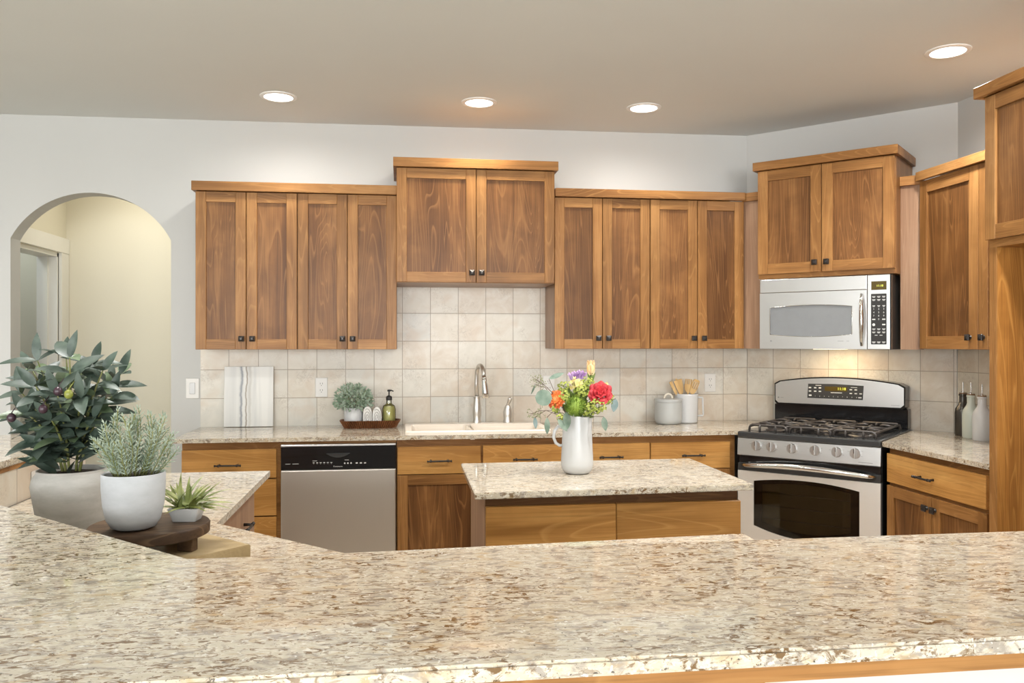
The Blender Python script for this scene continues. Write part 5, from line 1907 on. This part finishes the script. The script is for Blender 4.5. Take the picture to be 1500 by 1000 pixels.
# peach tulip
t = flower_thing('tulip', 'closed peach tulip at the top of the bouquet', 'flower')
tl = Vector((0.722, 3.120, 1.296))
mb = MB()
for k in range(6):
    th = 2 * math.pi * k / 6 + 0.3
    rad_ = Vector((math.cos(th), math.sin(th), 0))
    r0 = 0.011 if k % 2 else 0.0085
    petal(mb, tl + rad_ * r0 * 0.6, Vector((rad_.x * 0.16, rad_.y * 0.16, 1)), Vector((0, 0, 1)).cross(rad_).cross(Vector((rad_.x * .16, rad_.y * .16, 1))), 0.058, 0.032, 0.12, 6, 4)
mb.ball(tl + Vector((0, 0, 0.024)), 0.0145, 12, sz=1.6)
obj('petals', mb, 'peach', t)
mb = MB()
stem_to(mb, tl + Vector((0, 0, 0.002)), 0.0026)
for s in (-1, 1, 0.3):
    mb.leaf(tl + Vector((0, 0, -0.03)), (s * 0.4, -0.3, 1), 0.045, 0.010, (0, -1, 0.2), 0.1, 0.3)
obj('flower_stem', mb, 'fol', t)
# green ball dianthus
t = flower_thing('green_pompom_flower', 'round fuzzy green pompom flower at the front of the bouquet', 'flower')
gc = Vector((0.648, 3.062, 1.182))
mb = MB().ball(gc, 0.034, 18)
rn = random.Random(2)
for i in range(620):
    z = rn.uniform(-1, 1)
    th = rn.uniform(0, 2 * math.pi)
    d = Vector((math.sqrt(1 - z * z) * math.cos(th), math.sqrt(1 - z * z) * math.sin(th), z))
    mb.leaf(gc + d * 0.030, d + Vector((rn.uniform(-.3, .3), rn.uniform(-.3, .3), rn.uniform(-.3, .3))), 0.014, 0.0036, (rn.uniform(-1, 1), rn.uniform(-1, 1), 1), 0.1, 0.1, 2)
obj('florets', mb, 'green_ball', t)
mb = MB()
stem_to(mb, gc)
obj('flower_stem', mb, 'fol', t)


def cluster(c, r, n, seed, label, mat='chart', fs=0.0052, sq_=1.0):
    t = flower_thing('yellow_green_blossom' if mat == 'chart' else 'pale_yellow_flower', label, 'flower')
    rn = random.Random(seed)
    c = Vector(c)
    r *= 1.15
    n = int(n * 1.35)
    mb, sm = MB(), MB()
    for i in range(n):
        z = rn.uniform(-0.75, 1)
        th = rn.uniform(0, 2 * math.pi)
        d = Vector((math.sqrt(1 - z * z) * math.cos(th), math.sqrt(1 - z * z) * math.sin(th), z))
        p = c + Vector((d.x * r * sq_, d.y * r, d.z * r)) * rn.uniform(0.55, 1.0)
        ax = (d + toward * 0.6).normalized()
        o1 = ax.orthogonal().normalized()
        o2 = ax.cross(o1)
        for k in range(5):
            a = 2 * math.pi * k / 5 + i
            mb.leaf(p, ax * 0.35 + o1 * math.cos(a) + o2 * math.sin(a), fs * rn.uniform(0.9, 1.5), fs * 0.9, ax, 0.1, 0.2, 3)
        if i % 3 == 0:
            sm.tube([c - Vector((0, 0, r * 0.9)), p], 0.0007, 4)
    stem_to(sm, c - Vector((0, 0, r * 0.8)), 0.0014)
    obj('florets', mb, mat, t)
    obj('flower_stem', sm, 'fol', t)


cluster((0.612, 3.10, 1.252), 0.022, 34, 21, 'yellow-green blossom sprig highest on the side of the round leaf')
cluster((0.610, 3.075, 1.215), 0.022, 34, 22, 'yellow-green blossom sprig between the orange flower and the green pompom')
cluster((0.672, 3.07, 1.232), 0.026, 46, 23, 'yellow-green blossom sprig above the green pompom')
cluster((0.703, 3.105, 1.262), 0.024, 40, 24, 'yellow-green blossom sprig under the peach tulip')
cluster((0.735, 3.060, 1.178), 0.028, 52, 25, 'yellow-green blossom sprig just below the red rose')
cluster((0.698, 3.050, 1.168), 0.024, 44, 26, 'yellow-green blossom sprig between pompom and rose above the pitcher rim')
cluster((0.783, 3.085, 1.205), 0.020, 30, 27, 'yellow-green blossom sprig on the outlet side of the red rose')
cluster((0.575, 3.085, 1.170), 0.018, 26, 28, 'yellow-green blossom sprig below the orange flower')
cluster((0.590, 3.065, 1.138), 0.014, 20, 29, 'small yellow-green sprig hanging over the pitcher handle')
cluster((0.655, 3.085, 1.262), 0.020, 24, 30, 'pale yellow flower in the middle of the bouquet below the purple blossoms', 'yellow', 0.008)
cluster((0.760, 3.100, 1.255), 0.015, 14, 31, 'pale yellow wispy bloom behind the red rose', 'yellow', 0.007, 1.6)

# filler greenery that closes the bouquet's heart
t = flower_thing('bouquet_greenery', 'mid-green leaves filling the heart of the bouquet', 'leaves')
mb = MB()
rn = random.Random(15)
for i in range(130):
    th = rn.uniform(0, 2 * math.pi)
    rr = rn.uniform(0.2, 1)
    z = rn.uniform(0, 1)
    p = Vector((vx + 0.07 * rr * math.cos(th) * (0.6 + 0.5 * z), vy + 0.05 * rr * math.sin(th), vz + 0.215 + 0.095 * z))
    d = (p - mouth).normalized() + Vector((rn.uniform(-.4, .4), rn.uniform(-.5, .2), rn.uniform(-.3, .3)))
    mb.leaf(p, d, rn.uniform(0.022, 0.036), rn.uniform(0.010, 0.015), (rn.uniform(-.5, .5), -0.7, 0.7), 0.25, 0.25, 5)
obj('foliage', mb, 'fol', t)


def euc_leaf(name, label, p, d, L_, w, mat='euc', up=(0, -1, 0.15), shape=0.9, bend=0.1, via=None, fold=0.08):
    t = thing(name, label, 'leaf', WORLD, (vx, vy, vz + 0.03), 'eucalyptus in the white pitcher')
    mb = MB()
    mb.leaf(p, d, L_, w, up, bend, fold, 10, shape)
    obj('leaf_blade', mb, mat, t)
    mb = MB()
    pts = [Vector((vx + (p[0] - vx) * -0.1, vy - 0.005, vz + 0.03)), mouth + Vector(((p[0] - vx) * 0.35, -0.012, 0.02))]
    if via:
        pts.append(Vector(via))
    pts.append(Vector(p))
    mb.tube(pts, 0.0013, 5)
    obj('leaf_stem', mb, 'twig', t)


euc_leaf('eucalyptus_leaf', 'large round grey-green leaf beside the orange flower', (0.562, 3.072, 1.211), (-1, -0.05, 0.06), 0.066, 0.060, 'euc', (0.1, -1, 0.1), 'round', 0.0, (0.60, 3.09, 1.19))
euc_leaf('eucalyptus_leaf', 'upper pointed grey-green leaf reaching up over the wall outlet', (0.553, 3.09, 1.283), (1, -0.1, 0.42), 0.062, 0.020, 'euc', (-0.3, -1, 0.6), 0.9, 0.05, (0.575, 3.10, 1.235))
euc_leaf('eucalyptus_leaf', 'narrow hanging leaf furthest from the pitcher on the handle side', (0.495, 3.07, 1.140), (0.12, -0.05, -1), 0.044, 0.018, 'euc_b', (0.3, -1, 0), 0.9, 0.05, (0.54, 3.08, 1.165))
euc_leaf('eucalyptus_leaf', 'long hanging grey-green leaf left of the pitcher handle', (0.540, 3.06, 1.140), (0.02, -0.05, -1), 0.064, 0.023, 'euc', (0.2, -1, 0), 0.9, 0.05, (0.57, 3.075, 1.165))
euc_leaf('eucalyptus_leaf', 'grey-green leaf drooping over the pitcher handle', (0.580, 3.055, 1.135), (0.75, -0.25, -1), 0.060, 0.024, 'euc', (0.3, -1, 0.2), 0.9, 0.05)
euc_leaf('eucalyptus_leaf', 'broad grey-green leaf lying against the pitcher body above its handle', (0.612, 3.060, 1.160), (0.1, -0.15, -1), 0.066, 0.034, 'euc', (0.3, -1, 0.1), 0.9, 0.05)
euc_leaf('eucalyptus_leaf', 'hanging grey-green leaf on the pouring side of the pitcher', (0.758, 3.065, 1.140), (0.15, -0.05, -1), 0.056, 0.024, 'euc', (-0.1, -1, 0), 0.9, 0.05)
euc_leaf('eucalyptus_leaf', 'blue-green leaf below the red rose on the outlet side', (0.808, 3.075, 1.207), (-0.18, -0.05, -1), 0.052, 0.027, 'euc_b', (-0.3, -1, 0), 0.9, 0.05, (0.785, 3.08, 1.20))
euc_leaf('eucalyptus_leaf', 'thin edge-on leaf beside the seed sprig, above the round leaf', (0.500, 3.085, 1.262), (-0.45, 0, -1), 0.042, 0.010, 'euc', (0.8, -1, 0), 0.9, 0.0, (0.54, 3.09, 1.25))


def seed_sprig(label, tip, via, seed, n, spread):
    t = thing('seed_sprig', label, 'sprig', WORLD, (vx, vy, vz + 0.03), 'eucalyptus in the white pitcher')
    rn = random.Random(seed)
    tip, via = Vector(tip), Vector(via)
    mb = MB()
    mb.tube([Vector((vx, vy, vz + 0.03)), mouth + Vector((-0.02, -0.01, 0)), via, tip.lerp(via, 0.4) + Vector((0, 0, 0.006)), tip], [0.0016, 0.0016, 0.0015, 0.0012, 0.0008], 6)
    sd = MB()
    for i in range(n):
        s = rn.uniform(0.0, 0.55)
        b = tip.lerp(via, s)
        e = b + Vector((rn.uniform(-1, 0.7), rn.uniform(-.5, .5), rn.uniform(-1, 1))) * spread
        mb.tube([b, e], 0.0005, 4)
        for k in range(3):
            sd.ball(e + Vector((rn.uniform(-1, 1), rn.uniform(-1, 1), rn.uniform(-1, 1))) * 0.005, 0.0019, 6, sz=1.3, rings=4)
    obj('twig', mb, 'twig', t)
    obj('seeds', sd, 'seed', t)


seed_sprig('seeded eucalyptus sprig reaching up towards the faucet lever', (0.498, 3.085, 1.284), (0.575, 3.09, 1.222), 41, 26, 0.026)
seed_sprig('low seeded eucalyptus sprig spreading over the sink edge', (0.478, 3.075, 1.152), (0.570, 3.08, 1.165), 42, 22, 0.020)
